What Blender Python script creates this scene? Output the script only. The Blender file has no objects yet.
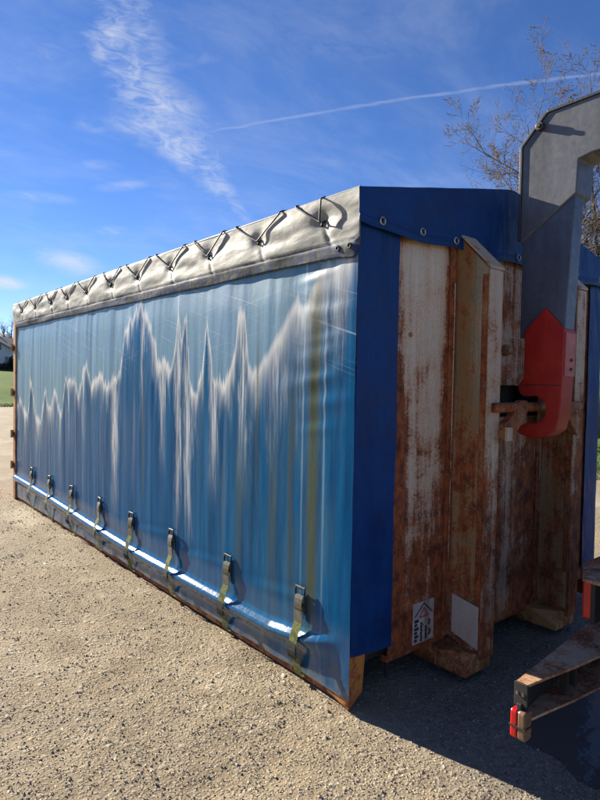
import bpy, bmesh, math, random
import numpy as np
from mathutils import Vector, Matrix

R = math.radians
scene = bpy.context.scene
COL = scene.collection

# ------------------------------------------------------------------ camera
CAM = np.array([-1.98366, -1.99564, 1.58899])
VW = np.array([0.63560, 0.77135, -0.03213]); RT = np.array([0.77199, -0.63540, 0.01743]); UP = np.array([0.00698, 0.03588, 0.99933])
cd = bpy.data.cameras.new('camera')
cd.sensor_fit = 'VERTICAL'; cd.sensor_height = 24; cd.lens = 24 * 587.2 / 800
cd.clip_start = 0.05; cd.clip_end = 12000
cam = bpy.data.objects.new('camera', cd); COL.objects.link(cam)
m = Matrix.Identity(4)
for i in range(3):
    m[i][0] = RT[i]; m[i][1] = UP[i]; m[i][2] = -VW[i]; m[i][3] = CAM[i]
cam.matrix_world = m
scene.camera = cam

# ------------------------------------------------------------------ node helpers
class NT:
    def __init__(s, tree): s.t = tree
    def n(s, kind, ins=None, out=0, **props):
        nd = s.t.nodes.new(kind)
        for k, v in props.items(): setattr(nd, k, v)
        for k, v in (ins or {}).items():
            sk = nd.inputs[k]
            if isinstance(v, bpy.types.NodeSocket): s.t.links.new(v, sk)
            else:
                if sk.type == 'RGBA' and not hasattr(v, '__len__'): v = (v, v, v, 1)
                if sk.type == 'RGBA' and len(v) == 3: v = (*v, 1)
                sk.default_value = v
        return nd.outputs[out] if out is not None else nd
    def m(s, op, a, b=0.0, c=0.0, clamp=False):
        return s.n('ShaderNodeMath', {0: a, 1: b, 2: c}, operation=op, use_clamp=clamp)
    def mr(s, v, a, b, c=0.0, d=1.0, smooth=True):
        return s.n('ShaderNodeMapRange', {0: v, 1: a, 2: b, 3: c, 4: d}, interpolation_type='SMOOTHSTEP' if smooth else 'LINEAR')
    def mix(s, f, a, b, blend='MIX'):
        nd = s.t.nodes.new('ShaderNodeMix'); nd.data_type = 'RGBA'; nd.blend_type = blend
        for k, v in ((0, f), (6, a), (7, b)):
            sk = nd.inputs[k]
            if isinstance(v, bpy.types.NodeSocket): s.t.links.new(v, sk)
            else: sk.default_value = v if k == 0 else ((*v, 1) if len(v) == 3 else v)
        return nd.outputs[2]
    def noise(s, vec, scale, detail=4, rough=.55, dist=0, col=False):
        return s.n('ShaderNodeTexNoise', {'Vector': vec, 'Scale': scale, 'Detail': detail, 'Roughness': rough, 'Distortion': dist}, out=1 if col else 0)
    def mul(s, vec, v):
        return s.n('ShaderNodeVectorMath', {0: vec, 1: v}, operation='MULTIPLY')
    def dot(s, vec, v):
        return s.n('ShaderNodeVectorMath', {0: vec, 1: tuple(float(q) for q in v)}, out=1, operation='DOT_PRODUCT')
    def curve(s, v, pts, x0, x1, y0, y1):
        """a function given as points; input mapped x0..x1, output y0..y1"""
        nd = s.t.nodes.new('ShaderNodeFloatCurve')
        cm = nd.mapping; c = cm.curves[0]
        pts = sorted(pts)
        q = [((a - x0) / (x1 - x0), (b - y0) / (y1 - y0)) for a, b in pts]
        c.points[0].location = q[0]; c.points[1].location = q[-1]
        for a in q[1:-1]: c.points.new(*a)
        for p in c.points: p.handle_type = 'VECTOR'
        cm.update()
        s.t.links.new(s.mr(v, x0, x1, 0, 1, smooth=False), nd.inputs[1])
        return s.m('MULTIPLY_ADD', nd.outputs[0], y1 - y0, y0)

# ------------------------------------------------------------------ sky and sun
SUN_EL, SUN_AZ = R(24.5), R(-10.0)          # azimuth measured from +Y towards +X
world = bpy.data.worlds.new('World'); scene.world = world
world.use_nodes = True
wt = world.node_tree; wt.nodes.clear()
W = NT(wt)
sky = W.n('ShaderNodeTexSky', sky_type='NISHITA', sun_disc=False, sun_elevation=SUN_EL, sun_rotation=SUN_AZ,
          altitude=900, air_density=.85, dust_density=0.0, ozone_density=4.5)
d = W.n('ShaderNodeNewGeometry', out=None).outputs['Position']
d = W.n('ShaderNodeVectorMath', {0: W.n('ShaderNodeTexCoord', out=None).outputs['Generated']}, operation='NORMALIZE')
# the sky seen as a plane far above the yard: fixed world directions give each cloud its place
fz = W.m('MAXIMUM', W.dot(d, VW), 0.02)
front = W.mr(W.dot(d, VW), 0.05, 0.2)
ca = W.m('DIVIDE', W.dot(d, RT), fz)
cb = W.m('DIVIDE', W.dot(d, UP), fz)
def pa(x): return (x - 300) / 587.2
def pb(y): return (400 - y) / 587.2
pv = W.n('ShaderNodeCombineXYZ', {0: ca, 1: cb, 2: 0.3})
# ripples lie across the plume, fibres along the wind
rotv = W.n('ShaderNodeVectorRotate', {'Vector': pv, 'Angle': R(14)}, rotation_type='Z_AXIS')
n_rip = W.noise(W.mul(rotv, (20, 50, 1)), 1.0, 5, .68, 1.0)
n_big = W.noise(pv, 7.0, 3, .6, .4)
n_fib = W.noise(W.mul(rotv, (3.0, 22, 1)), 1.0, 4, .62, .8)
wob = W.m('MULTIPLY_ADD', n_big, .10, -.05)
cc = W.curve(cb, [(pb(240), pa(262)), (pb(210), pa(240)), (pb(180), pa(212)), (pb(150), pa(188)), (pb(128), pa(152)), (pb(105), pa(158)), (pb(75), pa(136)), (pb(40), pa(120)), (pb(0), pa(105)), (pb(-60), pa(88))], pb(260), pb(-80), -.5, .1)
cw = W.curve(cb, [(pb(240), .005), (pb(210), .028), (pb(180), .04), (pb(150), .075), (pb(128), .13), (pb(105), .11), (pb(75), .085), (pb(40), .10), (pb(0), .09), (pb(-60), .03)], pb(260), pb(-80), 0, .2)
off = W.m('ABSOLUTE', W.m('ADD', W.m('SUBTRACT', ca, cc), wob))
plume = W.mr(W.m('DIVIDE', off, cw), 1.15, 0.0)
plume = W.m('MULTIPLY', plume, W.mr(cb, pb(245), pb(185)))
c1 = W.m('MULTIPLY', plume, W.mr(W.m('MULTIPLY_ADD', n_rip, .6, W.m('MULTIPLY', n_big, .6)), .44, .86))
def wisp(px, py, wx, wy, ang, amt):
    v = W.n('ShaderNodeVectorMath', {0: pv, 1: (pa(px), pb(py), .3)}, operation='SUBTRACT')
    v = W.n('ShaderNodeVectorRotate', {'Vector': v, 'Angle': R(ang)}, rotation_type='Z_AXIS')
    v = W.mul(v, (587.2 / wx, 587.2 / wy, 0))
    r = W.m('ADD', W.n('ShaderNodeVectorMath', {0: v}, out=1, operation='LENGTH'), W.m('MULTIPLY_ADD', n_fib, 1.2, -.6))
    return W.m('MULTIPLY', W.m('MULTIPLY', W.mr(r, 1.1, .1), W.mr(W.m('MULTIPLY_ADD', n_rip, .55, W.m('MULTIPLY', n_fib, .6)), .40, .75, .12, 1.0)), amt * 1.15)
tot = W.m('MULTIPLY', c1, .82)
for a in [(70, 262, 46, 16, 14, .62), (5, 283, 36, 9, 6, .85), (40, 197, 42, 7, 6, .38), (125, 185, 40, 8, -4, .30), (112, 231, 22, 6, -2, .34), (200, 60, 50, 12, -10, .12), (95, 165, 30, 8, 4, .22), (158, 128, 66, 22, 10, .55), (128, 40, 60, 30, 60, .30), (330, 40, 120, 40, 12, .10), (30, 60, 90, 30, -20, .14)]:
    tot = W.m('MAXIMUM', tot, wisp(*a))
# contrail
q0 = np.array([pa(200), pb(128)]); q1 = np.array([pa(620), pb(64)]); dq = (q1 - q0) / np.linalg.norm(q1 - q0)
along = W.m('ADD', W.m('MULTIPLY', ca, float(dq[0])), W.m('MULTIPLY', cb, float(dq[1])))
acr = W.m('ADD', W.m('MULTIPLY', ca, float(-dq[1])), W.m('MULTIPLY', cb, float(dq[0])))
a0 = float(q0 @ dq); c0 = float(-q0[0] * dq[1] + q0[1] * dq[0])
bow = W.m('MULTIPLY', W.m('POWER', W.m('SUBTRACT', along, a0 + .33), 2.0), .05)
dist = W.m('ABSOLUTE', W.m('ADD', W.m('SUBTRACT', acr, c0 - .004), W.m('ADD', bow, W.m('MULTIPLY_ADD', n_fib, .012, -.006))))
trail = W.m('MULTIPLY', W.mr(dist, .0052, .0), W.m('MULTIPLY', W.mr(along, a0 - .06, a0 + .06), W.mr(along, a0 + 1.6, a0 + .5)))
trail = W.m('MULTIPLY', trail, W.mr(n_big, .25, .6, .05, .22))
tot = W.m('MAXIMUM', tot, trail)
# thin veil of cirrus over the whole sky
up = W.dot(d, (0, 0, 1))
dome = W.n('ShaderNodeVectorMath', {0: d, 1: W.n('ShaderNodeCombineXYZ', {0: W.m('ADD', W.m('ABSOLUTE', up), .18), 1: W.m('ADD', W.m('ABSOLUTE', up), .18), 2: 1.0})}, operation='DIVIDE')
n_veil = W.noise(W.mul(dome, (1.3, 2.2, .4)), 1.7, 5, .66, .35)
veil = W.mr(n_veil, .36, .85, 0, .20)
tot = W.m('MULTIPLY', tot, front)
tot = W.m('MAXIMUM', tot, veil)
SKY_S = .062
skyc = W.mix(1.0, W.n('ShaderNodeHueSaturation', {'Saturation': 1.12, 'Color': sky}), (1.0, .86, .98), 'MULTIPLY')
CLOUD = (4.6, 4.9, 5.4)
colr = W.mix(tot, skyc, CLOUD)
bg = W.n('ShaderNodeBackground', {'Color': colr, 'Strength': SKY_S})
wo = wt.nodes.new('ShaderNodeOutputWorld'); wt.links.new(bg, wo.inputs[0])

ld = bpy.data.lights.new('sun', 'SUN'); ld.energy = 5.0; ld.angle = R(.53); ld.color = (1, .92, .78)
sun = bpy.data.objects.new('sun', ld); COL.objects.link(sun)
sdir = Vector((math.sin(SUN_AZ) * math.cos(SUN_EL), math.cos(SUN_AZ) * math.cos(SUN_EL), math.sin(SUN_EL)))
sun.rotation_euler = sdir.to_track_quat('Z', 'Y').to_euler()
sun.location = sdir * 60

vs = scene.view_settings
vs.view_transform = 'Standard'; vs.look = 'None'; vs.exposure = 1.42; vs.gamma = 1; vs.use_curve_mapping = False

cy_ = scene.cycles
cy_.max_bounces = 5; cy_.diffuse_bounces = 3; cy_.glossy_bounces = 2; cy_.transmission_bounces = 1; cy_.caustics_reflective = False; cy_.caustics_refractive = False

# ------------------------------------------------------------------ mesh helpers
class MB:
    def __init__(s): s.v = []; s.f = []; s.mi = []
    def add(s, vs_, fs): 
        o = len(s.v); s.v += [tuple(float(c) for c in q) for q in vs_]; s.f += [tuple(o + i for i in f) for f in fs]; return s
    def box(s, x0, x1, y0, y1, z0, z1):
        return s.add([(x, y, z) for z in (z0, z1) for y in (y0, y1) for x in (x0, x1)],
                     [(0, 2, 3, 1), (4, 5, 7, 6), (0, 1, 5, 4), (2, 6, 7, 3), (0, 4, 6, 2), (1, 3, 7, 5)])
    def prism(s, poly, axis, a0, a1):
        """poly: 2-D points in the two other axes (in order x,y,z), extruded along axis"""
        def P(p, a): q = list(p); q.insert(axis, a); return q
        n = len(poly)
        ar = sum(poly[i][0] * poly[(i + 1) % n][1] - poly[(i + 1) % n][0] * poly[i][1] for i in range(n))
        flip = (ar > 0) != (axis == 1)
        vs_ = [P(p, a0) for p in poly] + [P(p, a1) for p in poly]
        fs = [tuple(range(n))[::-1], tuple(range(n, 2 * n))] + [(i, (i + 1) % n, n + (i + 1) % n, n + i) for i in range(n)]
        if not flip: fs = [f[::-1] for f in fs]
        return s.add(vs_, fs)
    def tube(s, pts, r, k=6, cap=True):
        pts = [Vector(p) for p in pts]; n = len(pts)
        rr = r if hasattr(r, '__len__') else [r] * n
        vs_ = []; ref = None
        for i, p in enumerate(pts):
            t = (pts[min(i + 1, n - 1)] - pts[max(i - 1, 0)]); t.normalize()
            if ref is None:
                ref = Vector((0, 0, 1)) if abs(t.z) < .9 else Vector((1, 0, 0))
            a = ref - t * ref.dot(t); a.normalize(); ref = a; b = t.cross(a)
            for j in range(k):
                an = 2 * math.pi * j / k
                vs_.append(p + (a * math.cos(an) + b * math.sin(an)) * rr[i])
        fs = [(i * k + j, i * k + (j + 1) % k, (i + 1) * k + (j + 1) % k, (i + 1) * k + j) for i in range(n - 1) for j in range(k)]
        if cap: fs += [tuple(range(k))[::-1], tuple(range((n - 1) * k, n * k))]
        return s.add(vs_, fs)
    def torus(s, c, nrm, R_, r, n=20, k=6):
        nrm = Vector(nrm).normalized(); a = nrm.orthogonal().normalized(); b = nrm.cross(a); c = Vector(c)
        vs_ = []
        for i in range(n):
            t = 2 * math.pi * i / n; e = a * math.cos(t) + b * math.sin(t)
            for j in range(k):
                u = 2 * math.pi * j / k
                vs_.append(c + e * (R_ + r * math.cos(u)) + nrm * (r * math.sin(u)))
        return s.add(vs_, [(i * k + j, ((i + 1) % n) * k + j, ((i + 1) % n) * k + (j + 1) % k, i * k + (j + 1) % k) for i in range(n) for j in range(k)])
    def grid(s, fn, us, vs2):
        nu, nv = len(us), len(vs2)
        return s.add([fn(a, b) for a in us for b in vs2], [(i * nv + j, (i + 1) * nv + j, (i + 1) * nv + j + 1, i * nv + j + 1) for i in range(nu - 1) for j in range(nv - 1)])
    def build(s, name, mat, parent=None, smooth=False, bevel=0, solid=0):
        me = bpy.data.meshes.new(name); me.from_pydata(s.v, [], s.f); me.update()
        return finish(me, name, mat, parent, smooth, bevel, solid)

def finish(me, name, mat, parent=None, smooth=False, bevel=0, solid=0):
    if smooth: me.polygons.foreach_set('use_smooth', [True] * len(me.polygons))
    me.materials.append(mat)
    o = bpy.data.objects.new(name, me); COL.objects.link(o)
    if parent is not None: o.parent = parent
    if solid:
        md = o.modifiers.new('solid', 'SOLIDIFY'); md.thickness = solid; md.offset = 0
    if bevel:
        md = o.modifiers.new('bevel', 'BEVEL'); md.width = bevel; md.segments = 2; md.limit_method = 'ANGLE'; md.angle_limit = R(35)
    return o

def np_grid(name, X, Y, Z, mat, parent=None, solid=0):
    """smooth sheet from 2-D coordinate arrays"""
    nu, nv = X.shape
    me = bpy.data.meshes.new(name)
    co = np.stack([X, Y, Z], -1).reshape(-1, 3).astype(np.float32)
    i = (np.arange(nu - 1)[:, None] * nv + np.arange(nv - 1)[None]).ravel()
    q = np.stack([i, i + nv, i + nv + 1, i + 1], 1).astype(np.int32)
    me.vertices.add(len(co)); me.vertices.foreach_set('co', co.ravel())
    me.loops.add(q.size); me.loops.foreach_set('vertex_index', q.ravel())
    me.polygons.add(len(q)); me.polygons.foreach_set('loop_start', np.arange(0, q.size, 4, dtype=np.int32))
    me.polygons.foreach_set('use_smooth', np.ones(len(q), bool))
    me.update(calc_edges=True); me.validate()
    return finish(me, name, mat, parent, False, 0, solid)

def tag(o, label=None, cat=None, group=None, kind=None):
    if label: o['label'] = label
    if cat: o['category'] = cat
    if group: o['group'] = group
    if kind: o['kind'] = kind
    return o
def empty(name, loc=(0, 0, 0), rz=0):
    o = bpy.data.objects.new(name, None); COL.objects.link(o); o.location = loc; o.rotation_euler = (0, 0, rz); o.empty_display_size = .2
    return o

rng = np.random.default_rng(7)
_lat = np.random.default_rng(11).random((512, 512))
def vnoise(x, y):
    xi = np.floor(x).astype(int); yi = np.floor(y).astype(int); fx = x - xi; fy = y - yi
    fx = fx * fx * (3 - 2 * fx); fy = fy * fy * (3 - 2 * fy)
    g = lambda a, b: _lat[a % 512, b % 512]
    return (g(xi, yi) * (1 - fx) + g(xi + 1, yi) * fx) * (1 - fy) + (g(xi, yi + 1) * (1 - fx) + g(xi + 1, yi + 1) * fx) * fy - .5
def sstep(x, a, b):
    t = np.clip((x - a) / (b - a), 0, 1); return t * t * (3 - 2 * t)

# ------------------------------------------------------------------ materials
def mat(name):
    mt = bpy.data.materials.new(name); mt.use_nodes = True; t = mt.node_tree; t.nodes.clear()
    T = NT(t); out = t.nodes.new('ShaderNodeOutputMaterial')
    pr = t.nodes.new('ShaderNodeBsdfPrincipled'); t.links.new(pr.outputs[0], out.inputs[0])
    def setp(**k):
        for a, v in k.items():
            sk = pr.inputs[a.replace('_', ' ')]
            if isinstance(v, bpy.types.NodeSocket): t.links.new(v, sk)
            elif sk.type == 'RGBA': sk.default_value = (*v, 1)
            else: sk.default_value = v
    T.set = setp; T.pos = T.n('ShaderNodeTexCoord', out=None).outputs['Object']
    T.world = T.n('ShaderNodeNewGeometry', out=None).outputs['Position']
    def bump(h, dist=.01, strength=1.0, nrm=None):
        ins = {'Height': h, 'Distance': dist, 'Strength': strength}
        if nrm is not None: ins['Normal'] = nrm
        return T.n('ShaderNodeBump', ins)
    T.bump = bump
    return mt, T

def plain(name, col, rough=.6, metal=0, var=.25, scale=14, bump=.0008, dirt=None, dirt_amt=.5, spec=.5):
    mt, T = mat(name)
    n = T.noise(T.pos, scale, 6, .6); n2 = T.noise(T.pos, scale * 6, 4, .6)
    c = T.mix(T.mr(n, .3, .75), tuple(q * (1 - var) for q in col), tuple(min(1, q * (1 + var)) for q in col))
    if dirt:
        st = T.noise(T.mul(T.pos, (scale * .8, scale * .8, scale * .12)), 1.0, 6, .65)
        c = T.mix(T.m('MULTIPLY', T.mr(T.m('ADD', st, T.m('MULTIPLY', n2, .3)), .55, .85), dirt_amt), c, dirt)
    T.set(Base_Color=c, Roughness=T.mr(n2, .2, .8, max(.02, rough - .12), min(1, rough + .12)), Metallic=metal, Specular_IOR_Level=spec, Normal=T.bump(n2, bump))
    return mt

def rusty(name, paint, amount=.5, streak=1.0, zgrad=(2.4, 0.1, -.2, .35), green=0.0, seed=0.0, dark=1.0, wash_=.6, edge=None):
    """chipped, streaked paint on rusting steel"""
    mt, T = mat(name)
    p = T.n('ShaderNodeVectorMath', {0: T.world, 1: (seed, seed * .7, seed * .31)}, operation='ADD')
    z = T.n('ShaderNodeSeparateXYZ', {0: T.world}, out=2)
    st = T.noise(T.mul(p, (9, 9, .55)), 1.0, 7, .62, .15)
    st2 = T.noise(T.mul(p, (42, 42, 2.6)), 1.0, 5, .65, .2)
    bl = T.noise(p, 4.2, 6, .66, .35)
    sp = T.noise(p, 75, 5, .62)
    sp2 = T.noise(p, 260, 3, .6)
    g = T.mr(z, zgrad[0], zgrad[1], zgrad[2], zgrad[3], smooth=False)
    k = T.m('MULTIPLY', st, .55 * streak); k = T.m('MULTIPLY_ADD', st2, .28 * streak, k); k = T.m('MULTIPLY_ADD', bl, .62, k)
    k = T.m('MULTIPLY_ADD', sp, .30, k); k = T.m('MULTIPLY_ADD', sp2, .12, k)
    k = T.m('ADD', k, g)
    if edge:
        ex = T.m('ABSOLUTE', T.m('SUBTRACT', T.n('ShaderNodeSeparateXYZ', {0: T.world}), edge[0]))
        k = T.m('ADD', k, T.mr(ex, edge[1] * .45, edge[1], -.05, .20)); k = T.m('ADD', k, T.mr(z, 2.2, 2.36, 0, .12))
    base = .28 * streak + .14 * streak + .31 + .15 + .06
    th = base + .22 - .4 * amount
    rm = T.mr(k, th - .05, th + .09)
    wash = T.mr(k, th - .24, th + .02)
    pn = T.mix(T.mr(bl, .3, .7), tuple(q * .78 for q in paint), paint)
    if green: pn = T.mix(T.m('MULTIPLY', T.mr(T.m('ADD', st, T.m('MULTIPLY', sp, .35)), .52, .78), green), pn, (.12, .13, .06))
    pn = T.mix(T.m('MULTIPLY', wash, wash_), pn, (.42, .19, .07))
    rc = T.mix(T.mr(T.noise(T.mul(p, (19, 19, 13)), 1.0, 7, .72, .3), .33, .68), (.085 * dark, .022 * dark, .011 * dark), (.38 * dark, .105 * dark, .028 * dark))
    rc = T.mix(T.mr(sp, .55, .75, 0, .6), rc, (.55 * dark, .21 * dark, .055 * dark))
    c = T.mix(rm, pn, rc)
    pit = T.mr(T.noise(p, 130, 2, .5), .66, .72)
    c = T.mix(T.m('MULTIPLY', pit, .7), c, (.03, .012, .008))
    h = T.m('ADD', T.m('MULTIPLY', rm, -.5), T.m('MULTIPLY', T.m('MULTIPLY', sp, rm), .9))
    T.set(Base_Color=c, Roughness=T.mr(rm, 0, 1, .48, .86), Normal=T.bump(h, .0022), Specular_IOR_Level=.4)
    return mt

# side curtain: blue vinyl, chalk and sun glare painted pale above, ragged white glare runs below
def curtain_mat():
    mt, T = mat('faded_blue_curtain_glare')
    s = T.n('ShaderNodeSeparateXYZ', {0: T.world}, out=None)
    y, z = s.outputs[1], s.outputs[2]
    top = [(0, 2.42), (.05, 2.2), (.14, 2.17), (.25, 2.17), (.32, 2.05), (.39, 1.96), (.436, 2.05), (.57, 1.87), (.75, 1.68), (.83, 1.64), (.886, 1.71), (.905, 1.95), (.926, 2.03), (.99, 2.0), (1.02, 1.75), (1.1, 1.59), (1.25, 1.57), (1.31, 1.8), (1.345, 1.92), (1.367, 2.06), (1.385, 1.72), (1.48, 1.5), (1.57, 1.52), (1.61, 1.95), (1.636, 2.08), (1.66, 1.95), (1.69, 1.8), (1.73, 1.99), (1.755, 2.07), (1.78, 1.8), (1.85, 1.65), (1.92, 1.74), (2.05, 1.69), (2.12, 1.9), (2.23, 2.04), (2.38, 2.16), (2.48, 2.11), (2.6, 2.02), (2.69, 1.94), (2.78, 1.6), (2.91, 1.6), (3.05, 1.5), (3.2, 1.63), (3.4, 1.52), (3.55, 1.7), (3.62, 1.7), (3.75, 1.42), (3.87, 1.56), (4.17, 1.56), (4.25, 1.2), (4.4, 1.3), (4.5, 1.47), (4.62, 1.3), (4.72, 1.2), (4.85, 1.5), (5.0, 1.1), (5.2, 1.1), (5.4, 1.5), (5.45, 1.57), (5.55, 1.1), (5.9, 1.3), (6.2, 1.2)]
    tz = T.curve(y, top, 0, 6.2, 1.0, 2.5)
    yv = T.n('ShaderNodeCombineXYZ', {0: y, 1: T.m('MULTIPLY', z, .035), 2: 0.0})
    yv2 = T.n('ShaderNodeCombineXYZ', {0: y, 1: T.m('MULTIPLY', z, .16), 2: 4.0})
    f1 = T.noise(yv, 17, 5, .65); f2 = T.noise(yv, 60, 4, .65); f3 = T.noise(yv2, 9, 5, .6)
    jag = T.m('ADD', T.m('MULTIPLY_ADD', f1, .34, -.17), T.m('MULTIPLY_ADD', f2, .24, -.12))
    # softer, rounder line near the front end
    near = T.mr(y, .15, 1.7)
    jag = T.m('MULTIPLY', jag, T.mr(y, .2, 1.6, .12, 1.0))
    sdep = T.m('SUBTRACT', T.m('ADD', tz, jag), z)               # >0 below the pale zone
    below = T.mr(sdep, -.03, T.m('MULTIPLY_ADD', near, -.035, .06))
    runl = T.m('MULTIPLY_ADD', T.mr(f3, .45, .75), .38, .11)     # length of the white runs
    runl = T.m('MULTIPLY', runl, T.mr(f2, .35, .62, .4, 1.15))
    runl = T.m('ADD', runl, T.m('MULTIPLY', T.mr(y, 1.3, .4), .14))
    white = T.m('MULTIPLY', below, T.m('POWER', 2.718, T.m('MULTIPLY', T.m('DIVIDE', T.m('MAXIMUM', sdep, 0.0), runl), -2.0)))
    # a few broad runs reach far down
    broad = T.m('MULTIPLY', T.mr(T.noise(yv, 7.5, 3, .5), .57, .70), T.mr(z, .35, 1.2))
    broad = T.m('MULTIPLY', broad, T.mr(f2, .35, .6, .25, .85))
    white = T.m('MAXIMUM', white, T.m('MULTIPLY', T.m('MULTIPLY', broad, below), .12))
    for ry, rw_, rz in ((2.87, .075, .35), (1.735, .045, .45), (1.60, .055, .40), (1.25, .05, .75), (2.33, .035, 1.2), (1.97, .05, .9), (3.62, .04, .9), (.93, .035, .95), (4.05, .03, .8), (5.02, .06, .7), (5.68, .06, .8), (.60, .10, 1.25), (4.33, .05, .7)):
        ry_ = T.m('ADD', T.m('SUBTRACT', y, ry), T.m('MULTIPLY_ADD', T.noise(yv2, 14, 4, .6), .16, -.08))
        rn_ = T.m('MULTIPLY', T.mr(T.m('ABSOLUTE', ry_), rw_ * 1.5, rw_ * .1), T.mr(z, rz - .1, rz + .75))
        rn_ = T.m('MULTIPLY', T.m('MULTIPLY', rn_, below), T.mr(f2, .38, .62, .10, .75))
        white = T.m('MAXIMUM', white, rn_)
    dust = T.noise(T.world, 160, 4, .7)
    blot = T.noise(T.world, 3.0, 6, .6)
    deep = T.mix(T.mr(f1, .35, .7), (.001, .058, .165), (.002, .10, .23))
    deep = T.mix(T.mr(T.noise(yv, 30, 4, .6), .52, .75, 0, .45), deep, (.003, .10, .32))
    # film of grey dust, heavier near the front end
    film = T.m('MULTIPLY', T.mr(T.m('MULTIPLY_ADD', dust, .35, T.m('MULTIPLY', f3, .8)), .38, .82), T.mr(y, 2.2, .5, .04, .46))
    film = T.m('MULTIPLY', film, T.mr(y, .05, .17, .15, 1))
    deep = T.mix(film, deep, (.07, .145, .155))
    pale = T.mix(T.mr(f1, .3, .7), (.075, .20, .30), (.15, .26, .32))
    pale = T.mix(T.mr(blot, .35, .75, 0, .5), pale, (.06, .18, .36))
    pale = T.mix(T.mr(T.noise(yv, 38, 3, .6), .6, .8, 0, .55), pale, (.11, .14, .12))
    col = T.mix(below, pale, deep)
    col = T.mix(T.m('MULTIPLY', white, .93), col, (.86, .84, .76))  # sky and sun glare on the vinyl painted as near-white runs
    # scratches, dragged along the sheet
    sc = T.n('ShaderNodeVectorRotate', {'Vector': T.world, 'Angle': R(-16)}, rotation_type='X_AXIS')
    scr = T.mr(T.noise(T.mul(sc, (1, .8, 70)), 1.0, 3, .7, .1), .61, .70)
    sc2 = T.n('ShaderNodeVectorRotate', {'Vector': T.world, 'Angle': R(9)}, rotation_type='X_AXIS')
    scr = T.m('MAXIMUM', scr, T.mr(T.noise(T.mul(sc2, (1, .6, 120)), 1.0, 3, .7, .1), .62, .72))
    scr = T.m('MULTIPLY', T.m('MULTIPLY', scr, T.mr(z, 1.5, 1.95)), .40)
    col = T.mix(scr, col, (.55, .62, .66))
    # welded seams
    for sy in (.20, .37, 1.753, 3.125, 3.85, 4.54, 5.287):
        ln = T.mr(T.m('ABSOLUTE', T.m('SUBTRACT', y, sy)), .011, .004)
        col = T.mix(T.m('MULTIPLY', ln, T.mr(z, .3, 2.2, .10, .42)), col, (.45, .53, .58))
    # algae: brown green vertical stains
    for sy, w, z0, z1, am in ((.285, .075, .25, 2.2, 1.0), (.46, .05, .4, 1.7, .5), (.78, .018, .9, 2.05, .6), (.62, .06, .4, 1.3, .45), (1.42, .02, .8, 1.9, .4), (3.45, .03, 1.1, 2.1, .35), (2.3, .05, .6, 1.6, .28), (.95, .07, .3, 1.3, .4)):
        yy = T.m('ADD', T.m('SUBTRACT', y, sy), T.m('MULTIPLY_ADD', f3, .06, -.03))
        ln = T.mr(T.m('ABSOLUTE', yy), w, 0)
        ln = T.m('MULTIPLY', ln, T.m('MULTIPLY', T.mr(z, z0 - .15, z0 + .3), T.mr(z, z1 + .15, z1 - .4)))
        ln = T.m('MULTIPLY', ln, T.mr(T.m('MULTIPLY_ADD', dust, .6, T.m('MULTIPLY', f2, .5)), .30, .62))
        col = T.mix(T.m('MULTIPLY', ln, min(1, am * 1.25)), col, (.085, .085, .028))
    # skirt under the rail: algae, mud splash
    low = T.m('MULTIPLY', T.mr(z, .26, .13), T.mr(T.noise(T.mul(T.world, (14, 14, 5)), 1.0, 6, .65), .42, .72))
    col = T.mix(T.m('MULTIPLY', low, .5), col, (.085, .105, .07))
    mud = T.mr(T.m('ADD', z, T.m('MULTIPLY_ADD', T.noise(T.world, 11, 6, .65), .22, -.11)), .12, .03)
    col = T.mix(T.m('MULTIPLY', mud, .45), col, (.26, .21, .14))
    rg = T.m('MULTIPLY_ADD', white, .10, T.mr(below, 0, 1, .36, .22))
    rg = T.m('ADD', rg, T.m('MULTIPLY_ADD', blot, .2, -.1))
    rg = T.m('MULTIPLY', rg, T.mr(z, .42, .30, 1.0, .55))
    weave = T.noise(T.world, 900, 2, .5)
    fine = T.noise(T.mul(T.world, (30, 30, 9)), 1.0, 5, .6)
    nb = T.bump(weave, .00004, .6); nb = T.bump(fine, .0012, 1.0, nb)
    T.set(Base_Color=col, Roughness=rg, Normal=nb, Specular_IOR_Level=T.m('MAXIMUM', T.mr(z, .42, .32, .08, .5), T.m('MULTIPLY_ADD', below, -.24, .32)))
    return mt

def tarp_mat():
    mt, T = mat('blue_tarpaulin')
    n = T.noise(T.world, 5, 6, .62); st = T.noise(T.mul(T.world, (26, 26, 1.6)), 1.0, 6, .65); f = T.noise(T.world, 70, 5, .65)
    c = T.mix(T.mr(n, .3, .7), (.001, .028, .125), (.002, .045, .18))
    c = T.mix(T.mr(st, .56, .78, 0, .4), c, (.03, .075, .16))
    c = T.mix(T.mr(f, .58, .76, 0, .4), c, (.06, .085, .125))
    c = T.mix(T.mr(T.noise(T.mul(T.world, (7, 7, 14)), 1.0, 7, .7, .8), .5, .72, 0, .55), c, (.012, .022, .06))
    weave = T.noise(T.world, 900, 2, .5); fold = T.noise(T.mul(T.world, (9, 9, 4)), 1.0, 5, .55, .6)
    nb = T.bump(weave, .0003, .6); nb = T.bump(fold, .014, .8, nb)
    T.set(Base_Color=c, Roughness=T.mr(n, .3, .7, .42, .58), Normal=nb, Specular_IOR_Level=.25)
    return mt

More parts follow.
